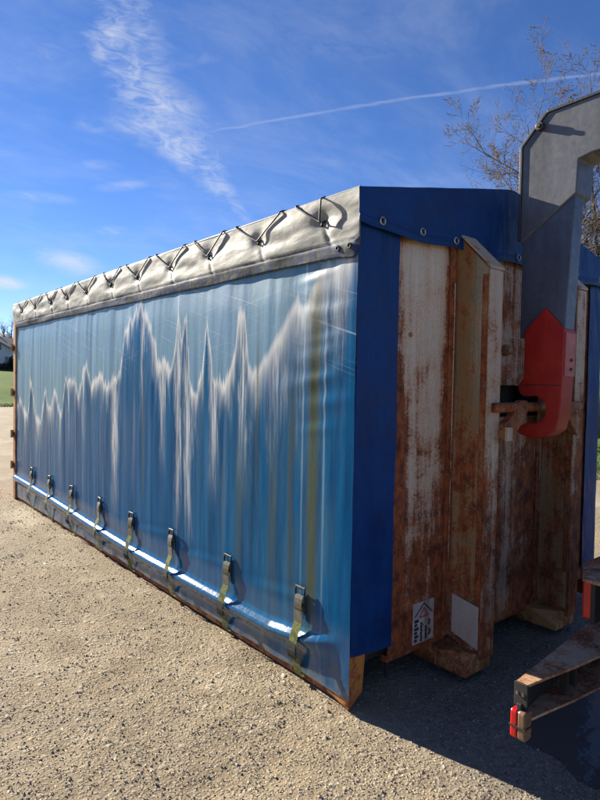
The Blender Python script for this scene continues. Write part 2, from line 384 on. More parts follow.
def valance_mat():
    mt, T = mat('pale_grey_tarpaulin')  # mottled pale grey sheet with a darker hem
    z = T.n('ShaderNodeSeparateXYZ', {0: T.world}, out=2)
    n = T.noise(T.world, 4.5, 7, .65, .3); f = T.noise(T.world, 28, 6, .68); st = T.noise(T.mul(T.world, (30, 30, 6)), 1.0, 5, .65)
    sm = T.noise(T.mul(T.world, (5, 5, 11)), 1.0, 7, .66, .6); st2 = T.noise(T.mul(T.world, (22, 22, 3)), 1.0, 6, .66)
    c = T.mix(T.mr(n, .35, .68), (.22, .22, .19), (.37, .36, .31))
    c = T.mix(T.mr(sm, .48, .68, 0, .75), c, (.13, .13, .105))
    c = T.mix(T.mr(st2, .55, .75, 0, .5), c, (.10, .10, .085))
    c = T.mix(T.mr(f, .52, .72, 0, .45), c, (.25, .225, .15))
    hem = T.mr(T.m('ADD', z, T.m('MULTIPLY_ADD', f, .022, -.011)), 2.272, 2.262)
    hc = T.mix(T.mr(st, .42, .64), (.012, .03, .10), (.075, .08, .05))
    hc = T.mix(T.mr(f, .52, .7, 0, .6), hc, (.20, .20, .16))
    c = T.mix(T.m('MULTIPLY', hem, .95), c, hc)
    c = T.mix(T.mr(T.noise(T.world, 60, 4, .7), .62, .72, 0, .7), c, (.07, .07, .055))
    weave = T.noise(T.world, 800, 2, .5)
    nb = T.bump(weave, .0003, .5); nb = T.bump(T.noise(T.mul(T.world, (11, 5, 13)), 1.0, 3, .5), .007, .7, nb)
    T.set(Base_Color=c, Roughness=T.mr(n, .3, .7, .5, .68), Normal=nb, Specular_IOR_Level=T.mr(hem, 0, 1, .34, .12))
    return mt

M = dict(
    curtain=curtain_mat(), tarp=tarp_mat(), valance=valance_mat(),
    panel=rusty('rusting_cream_panel', (.76, .64, .47), .57, 1.0, (2.35, .15, -.15, .22), edge=(.52, .24)),
    panel_mid=rusty('rusting_brown_panel', (.52, .46, .36), .58, 1.0, (2.3, .1, -.02, .10), seed=3.1, dark=1.0),
    post=rusty('lichen_grey_post', (.36, .37, .27), .36, .9, (2.4, .1, .0, .10), green=1.0, seed=7.7),
    flange=rusty('speckled_cream_flange', (.62, .55, .41), .40, .8, (2.4, .05, -.02, .20), seed=12.3),
    rail=rusty('rusting_orange_rail', (.62, .27, .035), .52, .6, (.3, 0, -.02, .10), seed=5.2),
    rearpost=rusty('tan_orange_frame', (.55, .33, .13), .30, .8, (2.3, 0, -.06, .16), seed=9.4),
    foot=rusty('rusting_orange_foot', (.60, .36, .13), .46, .6, (.3, 0, 0, .1), seed=15.4),
    patch=rusty('galvanised_patch', (.58, .56, .50), .22, .4, (2, 0, 0, 0), seed=44.0),
    rust=rusty('brown_rust', (.30, .20, .12), .75, .6, (2, 0, 0, 0), seed=2.2),
    dark=plain('dark_soiled_steel', (.02, .018, .016), .7, 0, .4, 9),
    floor=plain('underside_steel', (.05, .035, .028), .8, 0, .4, 5),
    arm=plain('grey_painted_steel', (.115, .12, .13), .42, 0, .12, 5, .0005, (.05, .052, .056), .7),
    armedge=plain('worn_dark_edge', (.035, .037, .045), .5, 0, .3, 30),
    armshade=plain('shaded_grey_painted_steel', (.085, .10, .14), .38, 0, .15, 6, .0005, (.03, .032, .036), .5),  # arm grey with the container's shade put into the colour, darker and bluer
    red=rusty('worn_red_paint', (.42, .012, .009), .12, .5, (2, 1.3, -.02, .05), seed=31.0, wash_=.12),
    redside=plain('pale_red_paint', (.50, .10, .075), .45, 0, .2, 20, .0006, (.22, .05, .03), .5),
    black=plain('black_rubber', (.012, .012, .013), .6, 0, .3, 40),
    zinc=plain('weathered_zinc', (.19, .18, .155), .48, .55, .3, 40, .0005, (.10, .07, .05), .5),
    steel=plain('dull_grey_steel', (.085, .08, .07), .5, .5, .35, 45, .0006, (.10, .06, .03), .4),
    lever=plain('soiled_grey_lever', (.09, .085, .06), .55, .2, .3, 60, .0006, (.10, .085, .05), .6),
    strap=plain('mossy_webbing', (.14, .16, .022), .9, 0, .5, 50, .0015, (.03, .032, .016), .7),
    strapdark=plain('dark_webbing', (.022, .024, .018), .9, 0, .4, 50, .0015),
    eyelet=plain('galvanised_eyelet', (.42, .42, .40), .4, .7, .2, 60),
    bumper=rusty('soiled_bumper_paint', (.62, .52, .36), .42, .3, (2, 0, .05, .05), seed=21.0),
    lensred=plain('red_lens', (.55, .012, .012), .18, 0, .1, 20, .0004, (.10, .02, .015), .3),
    lensamber=plain('amber_lens', (.62, .20, .015), .2, 0, .1, 20, .0004),
    lensclear=plain('soiled_clear_lens', (.22, .13, .08), .25, 0, .3, 30, .0004, (.12, .07, .04), .6),
    white=plain('soiled_white_print', (.50, .47, .42), .6, 0, .2, 18, .0003, (.24, .13, .07), .8),
    ink=plain('black_print', (.02, .02, .02), .6, 0, .2, 30, .0002),
    inkred=plain('red_print', (.35, .03, .02), .6, 0, .2, 30, .0002),
    bark=plain('sunlit_bark', (.15, .125, .085), .9, 0, .35, 7, .004, (.06, .075, .025), .7),
    twig=plain('budding_twigs', (.115, .085, .065), .85, 0, .3, 3),
    wood_far=plain('far_bare_wood', (.085, .065, .06), .9, 0, .3, .3),
    render_wall=plain('white_rendered_wall', (.62, .62, .60), .85, 0, .06, .8, .001),
    rooftile=plain('grey_roof_tiles', (.13, .115, .11), .8, 0, .2, 3, .004),
    glass=plain('dark_window_glass', (.03, .045, .06), .08, 0, .2, 2),
    tyre=plain('tyre_rubber', (.022, .021, .020), .8, 0, .3, 20, .001, (.07, .06, .045), .5),
    water=None,
)
mt, T = mat('puddle_water')
rip = T.noise(T.world, 9, 3, .5)
T.set(Base_Color=(.10, .092, .082), Roughness=.07, IOR=1.33, Normal=T.bump(rip, .004))
M['water'] = mt

def ground_mat():
    mt, T = mat('gravel_and_grass')
    P = T.world
    s = T.n('ShaderNodeSeparateXYZ', {0: P}, out=None); x, y = s.outputs[0], s.outputs[1]
    big = T.noise(P, .55, 5, .6); mid = T.noise(P, 4, 5, .65); fin = T.noise(P, 38, 4, .7); grit = T.noise(P, 170, 4, .7)
    v = T.n('ShaderNodeTexVoronoi', {'Vector': P, 'Scale': 62, 'Randomness': 1}, out=None, feature='F1')
    v2 = T.n('ShaderNodeTexVoronoi', {'Vector': P, 'Scale': 24, 'Randomness': 1}, out=None, feature='F1')
    c = T.mix(T.mr(mid, .3, .7), (.30, .225, .13), (.40, .31, .19))
    c = T.mix(T.mr(grit, .35, .7), c, (.20, .155, .10))
    peb = T.mix(T.n('ShaderNodeSeparateColor', {0: v.outputs['Color']}), (.20, .165, .12), (.50, .43, .32))
    c = T.mix(T.m('MULTIPLY', T.mr(v.outputs['Distance'], .5, .2), .65), c, peb)
    peb2 = T.mix(T.n('ShaderNodeSeparateColor', {0: v2.outputs['Color']}), (.22, .18, .13), (.48, .42, .32))
    sel = T.mr(T.n('ShaderNodeSeparateColor', {0: v2.outputs['Color']}, out=1), .55, .6)
    c = T.mix(T.m('MULTIPLY', T.m('MULTIPLY', T.mr(v2.outputs['Distance'], .45, .3), sel), .6), c, peb2)
    c = T.mix(T.mr(big, .45, .72, 0, .45), c, (.40, .33, .235))
    pt = T.noise(P, 1.1, 5, .6, .4)
    c = T.mix(T.mr(pt, .42, .68, 0, .55), c, T.mix(.5, c, (.16, .13, .09)))
    c = T.mix(T.mr(pt, .5, .3, 0, .5), c, (.52, .44, .32))
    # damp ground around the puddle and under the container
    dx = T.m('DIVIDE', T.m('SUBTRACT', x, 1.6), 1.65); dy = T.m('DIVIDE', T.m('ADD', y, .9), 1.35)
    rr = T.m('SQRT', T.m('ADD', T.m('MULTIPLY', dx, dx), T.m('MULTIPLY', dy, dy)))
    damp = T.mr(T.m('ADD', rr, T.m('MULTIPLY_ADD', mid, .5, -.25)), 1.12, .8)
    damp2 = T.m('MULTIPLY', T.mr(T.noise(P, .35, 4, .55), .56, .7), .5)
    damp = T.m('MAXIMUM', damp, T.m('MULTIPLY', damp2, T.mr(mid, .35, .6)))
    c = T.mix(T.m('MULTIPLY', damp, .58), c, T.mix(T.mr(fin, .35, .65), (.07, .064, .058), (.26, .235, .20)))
    # grass beyond the yard
    gx = T.m('SUBTRACT', x, 8.4); gy = T.m('SUBTRACT', y, 31.0)
    ge = T.m('ADD', T.m('MAXIMUM', gx, gy), T.m('MULTIPLY_ADD', T.noise(P, .9, 5, .65), 2.4, -1.2))
    gm = T.mr(ge, -.15, .5)
    gn = T.noise(T.mul(P, (1, .35, 1)), .6, 6, .65)
    gc = T.mix(T.mr(gn, .3, .7), (.06, .11, .014), (.11, .155, .028))
    gc = T.mix(T.mr(T.noise(P, 12, 5, .7), .5, .8, 0, .6), gc, (.14, .145, .05))
    c = T.mix(gm, c, gc)
    h = T.m('MULTIPLY_ADD', T.mr(v.outputs['Distance'], .55, .1), .55, T.m('MULTIPLY', grit, .7))
    h = T.m('MULTIPLY_ADD', T.m('MULTIPLY', T.mr(v2.outputs['Distance'], .5, .1), sel), .8, h)
    nb = T.bump(fin, .012, .7); nb = T.bump(h, .007, 1.0, nb)
    T.set(Base_Color=c, Roughness=T.mr(damp, 0, 1, .92, .5), Normal=nb, Specular_IOR_Level=T.mr(gm, 0, 1, .3, .05))
    return mt
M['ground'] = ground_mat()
def stone_mat():
    mt, T = mat('loose_gravel')
    a = T.n('ShaderNodeAttribute', out=None, attribute_name='tone').outputs['Fac']
    n = T.noise(T.world, 240, 4, .65)
    r = T.t.nodes.new('ShaderNodeValToRGB'); T.t.links.new(a, r.inputs[0])
    e = r.color_ramp.elements; e[0].position = 0; e[0].color = (.13, .11, .085, 1); e[1].position = 1; e[1].color = (.56, .50, .40, 1)
    for p_, c_ in ((.25, (.27, .215, .145)), (.55, (.36, .295, .20)), (.8, (.43, .37, .28))):
        q = e.new(p_); q.color = (*c_, 1)
    c = T.mix(T.mr(n, .35, .75, 0, .5), r.outputs[0], (.27, .21, .14))
    pt = T.noise(T.world, 1.1, 5, .6, .4)
    c = T.mix(T.mr(pt, .45, .68, 0, .5), c, T.mix(.5, c, (.17, .14, .10)))
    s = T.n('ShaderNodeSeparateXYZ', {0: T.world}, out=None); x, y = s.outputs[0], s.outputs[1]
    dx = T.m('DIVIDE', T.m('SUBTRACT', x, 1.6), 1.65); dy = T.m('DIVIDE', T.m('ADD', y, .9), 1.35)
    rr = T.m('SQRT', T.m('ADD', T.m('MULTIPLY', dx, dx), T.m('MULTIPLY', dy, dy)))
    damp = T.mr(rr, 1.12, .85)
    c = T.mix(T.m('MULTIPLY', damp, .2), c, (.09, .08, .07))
    T.set(Base_Color=c, Roughness=T.mr(damp, 0, 1, .88, .5), Normal=T.bump(n, .0012), Specular_IOR_Level=.3)
    return mt
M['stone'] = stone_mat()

# ------------------------------------------------------------------ ground
PUD = [(.46, -.66), (.58, -.60), (.80, -.60), (1.0, -.555), (1.3, -.56), (1.55, -.52), (1.9, -.58), (2.2, -.8), (2.25, -1.2), (2.0, -1.6), (1.5, -1.75), (1.0, -1.6), (.62, -1.35), (.44, -1.12), (.40, -.95), (.48, -.82)]
def pud_dist(x, y):
    c = np.array([1.2, -1.1]); a = np.arctan2(y - c[1], x - c[0]); r = np.hypot(x - c[0], y - c[1])
    pa_ = np.array([math.atan2(q[1] - c[1], q[0] - c[0]) for q in PUD]); pr_ = np.array([math.hypot(q[0] - c[0], q[1] - c[1]) for q in PUD])
    o = np.argsort(pa_); return r - np.interp(a, pa_[o], pr_[o], period=2 * math.pi)
def ground_h(x, y):
    near = 1 / (1 + (np.hypot(x + .6, y) / 14) ** 2)
    h = .030 * vnoise(x * .7 + 31, y * .7 + 7) + .016 * vnoise(x * 2.3, y * 2.3) + .011 * vnoise(x * 6.1 + 3, y * 6.1) + .007 * vnoise(x * 15, y * 15 + 9) + .004 * vnoise(x * 34, y * 34)
    h = h + .075 * vnoise(x * .55 + 9, y * .38 + 2) * sstep(-x, .1, .9) * sstep(14 - np.hypot(x, y), 0, 6)
    h = h + .03 * vnoise(x * 1.5 + 19, y * 1.2 + 2) * sstep(-x, .1, .6)
    under = sstep(x, -.25, .25) * sstep(2.8 - x, 0, .4) * sstep(y, -.5, 0)
    h = h * near * (1 - .5 * under)
    h = h - .012 * under
    pd = pud_dist(x, y)
    h = np.where(pd < .35, h * sstep(pd, -.1, .35) - .014 * sstep(-pd, -.16, .10), h)
    h = h + .041 * np.maximum(0, np.minimum(y, 170) - 33) * sstep(y, 33, 45) * sstep(900 - np.hypot(x, y), 0, 600)
    # soft drag ridge of pushed-up gravel along the container's long side
    h = h + .018 * np.exp(-((x + .10) / .12) ** 2) * sstep(y, .3, .8) * sstep(6.4 - y, 0, .5) * near
    return h
n = 440; k = 9.5; a = .44
t = np.linspace(-1, 1, n); ax = a * np.sinh(k * t)
GX, GY = np.meshgrid(ax - .7, ax - .1, indexing='ij')
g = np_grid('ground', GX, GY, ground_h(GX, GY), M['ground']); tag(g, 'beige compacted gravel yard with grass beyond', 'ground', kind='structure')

mb = MB(); mb.v = [(1.2 + (x - 1.2) * 1.13, -1.1 + (y + 1.1) * 1.13, -.007) for x, y in PUD]; mb.f = [tuple(range(len(PUD)))[::-1]]
o = mb.build('puddle', M['water']); tag(o, 'shallow dark puddle on the gravel under the truck bumper', 'puddle', kind='structure')

# loose stones: one mass of gravel
def chips(name, N, smin, med, smax, K, seed, tone):
    """flat angular chips pressed into the yard, each a low faceted cap"""
    g_ = np.random.default_rng(seed)
    rr = .35 + 8.5 * g_.random(N) ** 1.35; th = math.atan2(VW[1], VW[0]) + (g_.random(N) - .5) * R(150)
    X = CAM[0] + .5 * VW[0] + rr * np.cos(th); Y = CAM[1] + .5 * VW[1] + rr * np.sin(th)
    keep = (pud_dist(X, Y) > .0) & ((X < .05) | (Y < .35)) & (X < 3.2)
    keep &= 1.3 * vnoise(X * 1.7 + 5, Y * 1.7) + .5 * vnoise(X * 6, Y * 6 + 3) + .95 * g_.random(N) > .04
    X, Y, rr = X[keep], Y[keep], rr[keep]; N = len(X)
    size = np.clip(np.exp(g_.normal(math.log(med), .38, N)), smin, smax) * (1 + .07 * rr)
    a_ = (np.arange(K)[None] + g_.uniform(-.33, .33, (N, K))) * 2 * math.pi / K
    q_ = size[:, None] * g_.uniform(.75, 1.15, (N, K)); el = g_.uniform(.55, 1.0, N)[:, None]
    V = np.zeros((N, K + 2, 3))
    V[:, :K, 0] = np.cos(a_) * q_; V[:, :K, 1] = np.sin(a_) * q_ * el; V[:, :K, 2] = -.35 * size[:, None]
    ap = g_.normal(0, .34, (N, 2, 2)) * size[:, None, None]; ap[:, :, 1] *= el
    V[:, K, :2] = ap[:, 0]; V[:, K + 1, :2] = ap[:, 0] * .2 - ap[:, 1] * .8
    hgt = g_.uniform(.22, .62, (N, 2)) * size[:, None]; V[:, K, 2] = hgt[:, 0]; V[:, K + 1, 2] = hgt[:, 1]
    an = g_.random(N) * 6.283; c, s_ = np.cos(an)[:, None], np.sin(an)[:, None]
    x_, y_ = V[..., 0].copy(), V[..., 1].copy(); V[..., 0] = x_ * c - y_ * s_ + X[:, None]; V[..., 1] = x_ * s_ + y_ * c + Y[:, None]
    V[..., 2] += ground_h(X, Y)[:, None]
    F = np.array([(k_, (k_ + 1) % K, K if k_ < (K + 1) // 2 else K + 1) for k_ in range(K)] + [(0, K, K + 1), ((K + 1) // 2, K + 1, K)])
    FI = (F[None] + (np.arange(N) * (K + 2))[:, None, None]).reshape(-1, 3).astype(np.int32)
    me = bpy.data.meshes.new(name)
    me.vertices.add(N * (K + 2)); me.vertices.foreach_set('co', V.reshape(-1).astype(np.float32))
    me.loops.add(FI.size); me.loops.foreach_set('vertex_index', FI.ravel())
    me.polygons.add(len(FI)); me.polygons.foreach_set('loop_start', np.arange(0, FI.size, 3, dtype=np.int32))
    me.update(calc_edges=True)
    at_ = me.attributes.new('tone', 'FLOAT', 'POINT'); at_.data.foreach_set('value', np.repeat(np.clip(g_.normal(tone, .22, N), 0, 1), K + 2).astype(np.float32))
    return finish(me, name, M['stone'])
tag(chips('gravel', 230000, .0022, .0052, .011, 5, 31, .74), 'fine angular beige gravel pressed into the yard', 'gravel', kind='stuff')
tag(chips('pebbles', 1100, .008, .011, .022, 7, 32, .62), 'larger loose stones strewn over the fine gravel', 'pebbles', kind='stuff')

# ------------------------------------------------------------------ container
CW, CL, EAVE, RIDGE = 2.55, 6.12, 2.50, 2.765
box_ = empty('hooklift_container', (0, 0, 0))
tag(box_, 'rusty hooklift container with faded blue tarpaulin curtain and pale grey laced roof cover', 'container')

# frame: runners, floor, rails
for x0, x1 in ((.66, .90), (1.64, 1.88)):
    MB().box(x0, x1, .16, CL - .05, .03, .17).build('runner', M['foot'], box_, bevel=.006)
MB().box(.03, CW - .03, .05, CL - .02, .175, .215).build('floor', M['floor'], box_)
for yy in np.linspace(.6, CL - .5, 8):
    MB().box(.05, CW - .05, yy - .03, yy + .03, .10, .173).build('crossmember', M['floor'], box_)
MB().box(.008, .06, .02, CL - .03, .006, .12).build('bottom_rail', M['rail'], box_, bevel=.006)
MB().box(CW - .06, CW, .02, CL - .03, .012, .12).build('bottom_rail', M['rail'], box_, bevel=.006)
for x0 in (.02, CW - .10):
    MB().box(x0, x0 + .08, .012, .10, .12, 2.44).build('corner_post', M['panel_mid'], box_, bevel=.006)
# front corner bracket
MB().prism([(-.006, -.004), (.088, .062), (.104, .25), (.10, .29), (-.006, .29)], 1, -.004, .008).build('corner_bracket', M['rail'], box_, bevel=.002)
MB().prism([(.004, -.004), (.16, .03), (.16, .14), (.004, .16)], 0, -.003, -.0005).build('corner_bracket', M['rail'], box_, bevel=.002)
MB().tube([(.11, .05, .235), (.29, .05, .225)], .018, 10).tube([(.12, .06, .19), (.28, .06, .185)], .012, 8).build('tie_rod', M['dark'], box_, smooth=True)
MB().box(.30, .318, .03, .045, .05, .2).build('tie_strap', M['dark'], box_)

# long curtain on the left
ny, nz = 620, 300
ys = np.linspace(-.012, CL - .04, ny); zs = np.linspace(.05, 2.40, nz)
Yc, Zc = np.meshgrid(ys, zs, indexing='ij')
Fz = np.interp(ys, [0, .1, .3, .6, 1.2, 2.5, 3.5, 4.6, 5.4, 6.1], [.30, .29, .245, .212, .205, .20, .225, .262, .285, .30])[:, None]
calm = sstep(Zc - Fz, .05, .22)
Ab = (.046 * sstep(ys, .02, .34) )[:, None]
Xc = -.012 + (.12 + .88 * calm) * (.010 * vnoise(Yc * 2.6 + 4, Zc * .35 + 8) + .006 * vnoise(Yc * 7 + 1, Zc * .8) + .0025 * vnoise(Yc * 19, Zc * 1.9 + 3))
Xc = Xc - .010 * np.sin(np.pi * np.clip((Zc - .25) / 2.1, 0, 1)) * np.sin(np.pi * np.clip(Yc / 6.1, 0, 1)) ** .5
# horizontal creases near the front end
for y0, z0, wy, wz, am in ((.26, 2.12, .13, .022, .006), (.25, 1.93, .16, .035, .010), (.22, 1.80, .14, .025, .007), (.24, 1.72, .16, .04, .011), (.26, 1.60, .13, .026, .008), (.2, 1.48, .15, .035, .009), (.26, 1.34, .12, .03, .006), (.12, 1.95, .10, .03, .006), (.10, 1.66, .09, .04, .006), (.45, 1.56, .2, .05, .006), (.55, .42, .3, .03, .005), (1.4, .40, .4, .025, .005), (2.2, .42, .4, .025, .005)):
    tilt = z0 + .10 * (Yc - y0) * (1 if int(z0 * 100) % 2 else -1)
    Xc = Xc - .5 * am * np.exp(-((Yc - y0) / wy) ** 2) * (np.exp(-((Zc - tilt) / wz) ** 2) - .7 * np.exp(-((Zc - tilt - 1.7 * wz) / wz) ** 2))
Xc = Xc - Ab * np.exp(-(np.abs(Zc - Fz) / np.where(Zc > Fz, .030, .055)) ** 2)
below_ = sstep(Fz - Zc, -.01, .10)
Xc = Xc + below_ * (.002 + .007 * vnoise(Yc * 9, Zc * 6 + 2)) + .006 * sstep(Zc, 2.0, 2.2)
# straps pull the skirt in
BY = [.355, 1.07, 1.78, 2.49, 3.20, 3.92, 4.64, 5.36]
for by in BY: Xc = Xc + .003 * np.exp(-((Yc - by) / .05) ** 2) * sstep(.46 - Zc, 0, .2)
Zb = Zc + np.where(Zc < .2, (.2 - Zc) / .15 * (.012 * vnoise(Yc * 5, Yc * 0) - .0), 0)
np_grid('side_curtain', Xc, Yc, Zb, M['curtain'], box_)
def curt_x(y, z):
    return float(Xc[np.argmin(abs(ys - y)), np.argmin(abs(zs - z))])
# right curtain
Y2, Z2 = np.meshgrid(np.linspace(-.012, CL - .04, 120), np.linspace(.06, 2.40, 60), indexing='ij')
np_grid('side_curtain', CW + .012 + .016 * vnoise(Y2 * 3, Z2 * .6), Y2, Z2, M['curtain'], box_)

# front flaps of the curtains
def flap(x0, x1, zlo):
    xs = np.linspace(x0, x1, 24); zz = np.linspace(0, 1, 80)
    X, t_ = np.meshgrid(xs, zz, indexing='ij')
    z0_ = np.interp(X, [x0, x1], zlo)
    Z = z0_ + (2.38 - z0_) * t_
    Y = -.014 + .012 * vnoise(X * 9 + 3, Z * 1.3) + .006 * vnoise(X * 22 + Z * 5, Z * 3)
    Y = Y + np.where(np.abs(X) < .02, 0, -.004 * np.sin(np.pi * (X - x0) / (x1 - x0)))
    np_grid('front_flap', X, Y, Z, M['tarp'], box_)
flap(-.012, .285, (.262, .238)); flap(2.37, CW + .012, (.24, .26))

# front wall plates
MB().box(.28, .755, .002, .012, .155, 2.37).build('front_panel', M['panel'], box_, bevel=.002)
MB().box(.28, .755, .012, .05, .140, .175).build('panel_lip', M['panel'], box_, bevel=.003)
MB().box(.805, 1.72, .004, .014, 1.585, 2.42).build('front_panel', M['panel_mid'], box_, bevel=.002)
MB().box(.805, 1.72, .004, .014, .12, 1.39).build('front_panel', M['panel_mid'], box_, bevel=.002)
MB().box(.805, 1.72, .014, .06, .095, .135).build('panel_lip', M['panel_mid'], box_, bevel=.003)
MB().box(.80, 1.73, .20, .21, 1.35, 1.62).box(.80, 1.73, .015, .199, 1.36, 1.385).box(.80, 1.73, .015, .199, 1.59, 1.615).build('hook_recess', M['dark'], box_)
MB().box(1.795, 2.40, .002, .012, .155, 2.37).build('front_panel', M['panel'], box_, bevel=.002)
MB().tube([(1.287, .005, 1.80), (1.287, -.03, 1.80)], .035, 18).tube([(1.287, -.029, 1.80), (1.287, -.04, 1.80)], .024, 14).build('drain_plug', M['rust'], box_, bevel=.003)
MB().tube([(.395, .004, 1.84), (.395, -.006, 1.838)], .012, 10).build('bolt', M['rust'], box_)

# two hook posts
def post(px_, top):
    y1 = -.225
    MB().box(px_ - .055, px_, -.012, .001, .17, top - .012).build('post_wall_flange', M['rust'], box_, bevel=.003)
    MB().box(px_ - .030, px_ - .022, -.020, -.013, .6, top - .30).build('weld_bead', M['flange'], box_, bevel=.003)
    MB().prism([(-.0, .17), (y1 + .014, .10), (y1 + .014, top - .24), (-.0, top - .02)], 0, px_, px_ + .012).build('post_web', M['post'], box_, bevel=.002)
    MB().box(px_ - .006, px_ + .115, y1, y1 + .013, .10, top - .245).build('post_flange', M['flange'], box_, bevel=.004)
    MB().box(px_ - .004, px_ - .0005, y1 + .016, y1 + .05, .12, top - .27).build('weld_bead', M['rust'], box_, bevel=.0015)
    # sloping cap
    sl = [(.0, top - .012), (y1 - .006, top - .242), (y1 - .006, top - .228), (.0, top + .004)]
    MB().prism(sl, 0, px_ - .012, px_ + .118).build('post_cap', M['flange'], box_, bevel=.003)
    MB().box(px_ - .02, px_ + .035, -.02, .0, top + .003, top + .02).build('post_tab', M['white'], box_, bevel=.003)
    # lower repair plate
    MB().prism([(-.035, .20), (y1 + .02, .15), (y1 + .02, .385), (-.035, .415)], 0, px_ - .009, px_ - .001).build('patch_plate', M['patch'] if px_ < 1 else M['post'], box_, bevel=.002)
    # foot: skid nose under the post
    nose = MB()
    xl, xr, yf = px_ - .115, px_ + .118, -.205
    vs_ = [(xl, .16, .03), (xr, .16, .03), (xr, yf, .03), (xl, yf, .03), (xl, .16, .15), (xr, .16, .15), (xr, yf - .004, .12), (px_ - .02, yf, .135), (xl, yf, .062), (xl, -.03, .125)]
    fs = [(0, 3, 2, 1), (1, 2, 6, 5), (2, 3, 8, 7, 6), (0, 4, 9, 8, 3), (4, 5, 6, 7, 9), (7, 8, 9), (0, 1, 5, 4)]
    nose.add(vs_, fs).build('skid_foot', M['foot'], box_, bevel=.004)
post(.77, 2.445); post(1.745, 2.445)
# hook bail
MB().tube([(.80, -.245, 1.465), (1.76, -.245, 1.465)], .027, 16).build('hook_bar', M['rust'], box_, smooth=True)
for sgn, xa in ((1, .882), (-1, 1.744)):
    MB().prism([(xa, 1.285), (xa + sgn * .05, 1.28), (xa + sgn * .20, 1.415), (xa + sgn * .225, 1.475), (xa + sgn * .20, 1.505), (xa + sgn * .15, 1.50), (xa + sgn * .04, 1.40), (xa, 1.385)], 1, -.272, -.222).build('bail_bracket', M['rust'], box_, bevel=.006)
MB().box(.875, .935, -.285, -.262, 1.285, 1.36).build('bail_bracket', M['flange'], box_, bevel=.004)

# rear frame
for x0 in (-.028, CW - .07):
    MB().box(x0, x0 + .098, CL - .035, CL + .065, .012, 2.33).build('rear_post', M['rearpost'], box_, bevel=.006)
MB().box(.07, CW - .07, CL + .0, CL + .04, .12, 2.40).build('rear_door', M['panel_mid'], box_, bevel=.005)
for zz in (.45, .85, 1.38, 1.95):
    h_ = MB().tube([(-.045, CL + .06, zz - .05), (-.045, CL + .06, zz + .05)], .016, 10).build('hinge', M['rearpost'], box_)
    MB().box(-.036, -.0285, CL - .01, CL + .055, zz - .03, zz + .02).build('hinge_leaf', M['dark'], h_)

# roof cover
xs = np.linspace(-.026, CW + .034, 61); yr = np.linspace(-.035, CL + .06, 90)
XR, YR = np.meshgrid(xs, yr, indexing='ij')
def roof_z(x):
    d_ = np.abs(x - CW / 2) / (CW / 2); return EAVE + (RIDGE - EAVE) * (1 - np.sqrt(d_ ** 2 + .0012))
ZR = roof_z(XR) + .004 - .012 * np.sin(np.pi * np.clip(np.abs(XR - CW / 2) / (CW / 2), 0, 1)) * np.sin(YR * 2 * np.pi / 1.2) ** 2
roof = np_grid('roof_cover', XR, YR, ZR, M['tarp'], box_)
# pale grey left valance, wrinkled by its lacing
VY = [.231, .781, 1.337, 1.864, 2.423, 2.95, 3.554, 4.092, 4.613, 5.21, 5.762]
yv = np.linspace(-.036, CL + .062, 760); zv = np.linspace(0, 1, 44)
YV, TV = np.meshgrid(yv, zv, indexing='ij')
bot = 2.197 + .010 * vnoise(yv * 1.6, yv * 0 + 3.3) + .055 * np.exp(-((yv + .036) / .022) ** 2) - .014 * np.exp(-((yv - .02) / .07) ** 2)
ZV = bot[:, None] + (EAVE + .004 - bot[:, None]) * TV
XV = -.024 + .004 * (1 - TV) - .012 * np.sin(np.pi * TV ** .75) * (.8 + .5 * vnoise(YV * 2.2, TV * 0))
env = np.sin(np.pi * np.clip(TV, 0, 1)) ** .6
XV = XV + env * (.014 * vnoise(YV * 2.6 + ZV * 9, ZV * 8 - YV * 1.2) + .007 * vnoise(YV * 4 - ZV * 13 + 40, ZV * 9 + YV) + .002 * vnoise(YV * 9 + ZV * 30 + 7, ZV * 20 - YV * 5))
for vy in VY: XV = XV + .016 * np.exp(-(((YV - vy) / .06) ** 2 + ((ZV - 2.39) / .05) ** 2)) + .007 * np.exp(-((YV - vy - .5 * (ZV - 2.39)) / .02) ** 2) * np.exp(-((ZV - 2.32) / .06) ** 2)
hem = np.exp(-((ZV - 2.264) / .006) ** 2); XV = XV + .004 * hem
XV = XV + .008 * (1 - TV) * vnoise(YV * 6 + 70, YV * 0 + 2)
np_grid('valance', XV, YV, ZV, M['valance'], roof, solid=.002)
def val_x(y, z):
    i = np.argmin(abs(yv - y)); j = np.argmin(abs(ZV[i] - z)); return float(XV[i, j])
YW, ZW = np.meshgrid(np.linspace(-.03, CL + .05, 60), np.linspace(2.30, EAVE, 12), indexing='ij')
np_grid('valance', CW + .036 + .012 * vnoise(YW * 4, ZW * 6), YW, ZW, M['tarp'], roof)
# front gable of the roof cover
xg = np.linspace(-.036, CW + .036, 200); tg = np.linspace(0, 1, 90)
XG, TG = np.meshgrid(xg, tg, indexing='ij')
bz = 2.318 + .006 * np.sin(xg * 11) + .010 * vnoise(xg * 3, xg * 0 + 5) + .016 * np.exp(-((xg + .03) / .06) ** 2)
ZG = bz[:, None] + (roof_z(XG) + .004 - bz[:, None]) * TG
YG = -.036 - .010 * (1 - TG) * (.5 + vnoise(XG * 5, TG * 2)) + .008 * vnoise(XG * 6 + 2, ZG * 7) + .004 * vnoise(XG * 19, ZG * 16)
YG = YG - .005 * np.exp(-((ZG - bz[:, None] - .035) / .007) ** 2) - .003 * (ZG - bz[:, None] < .035)
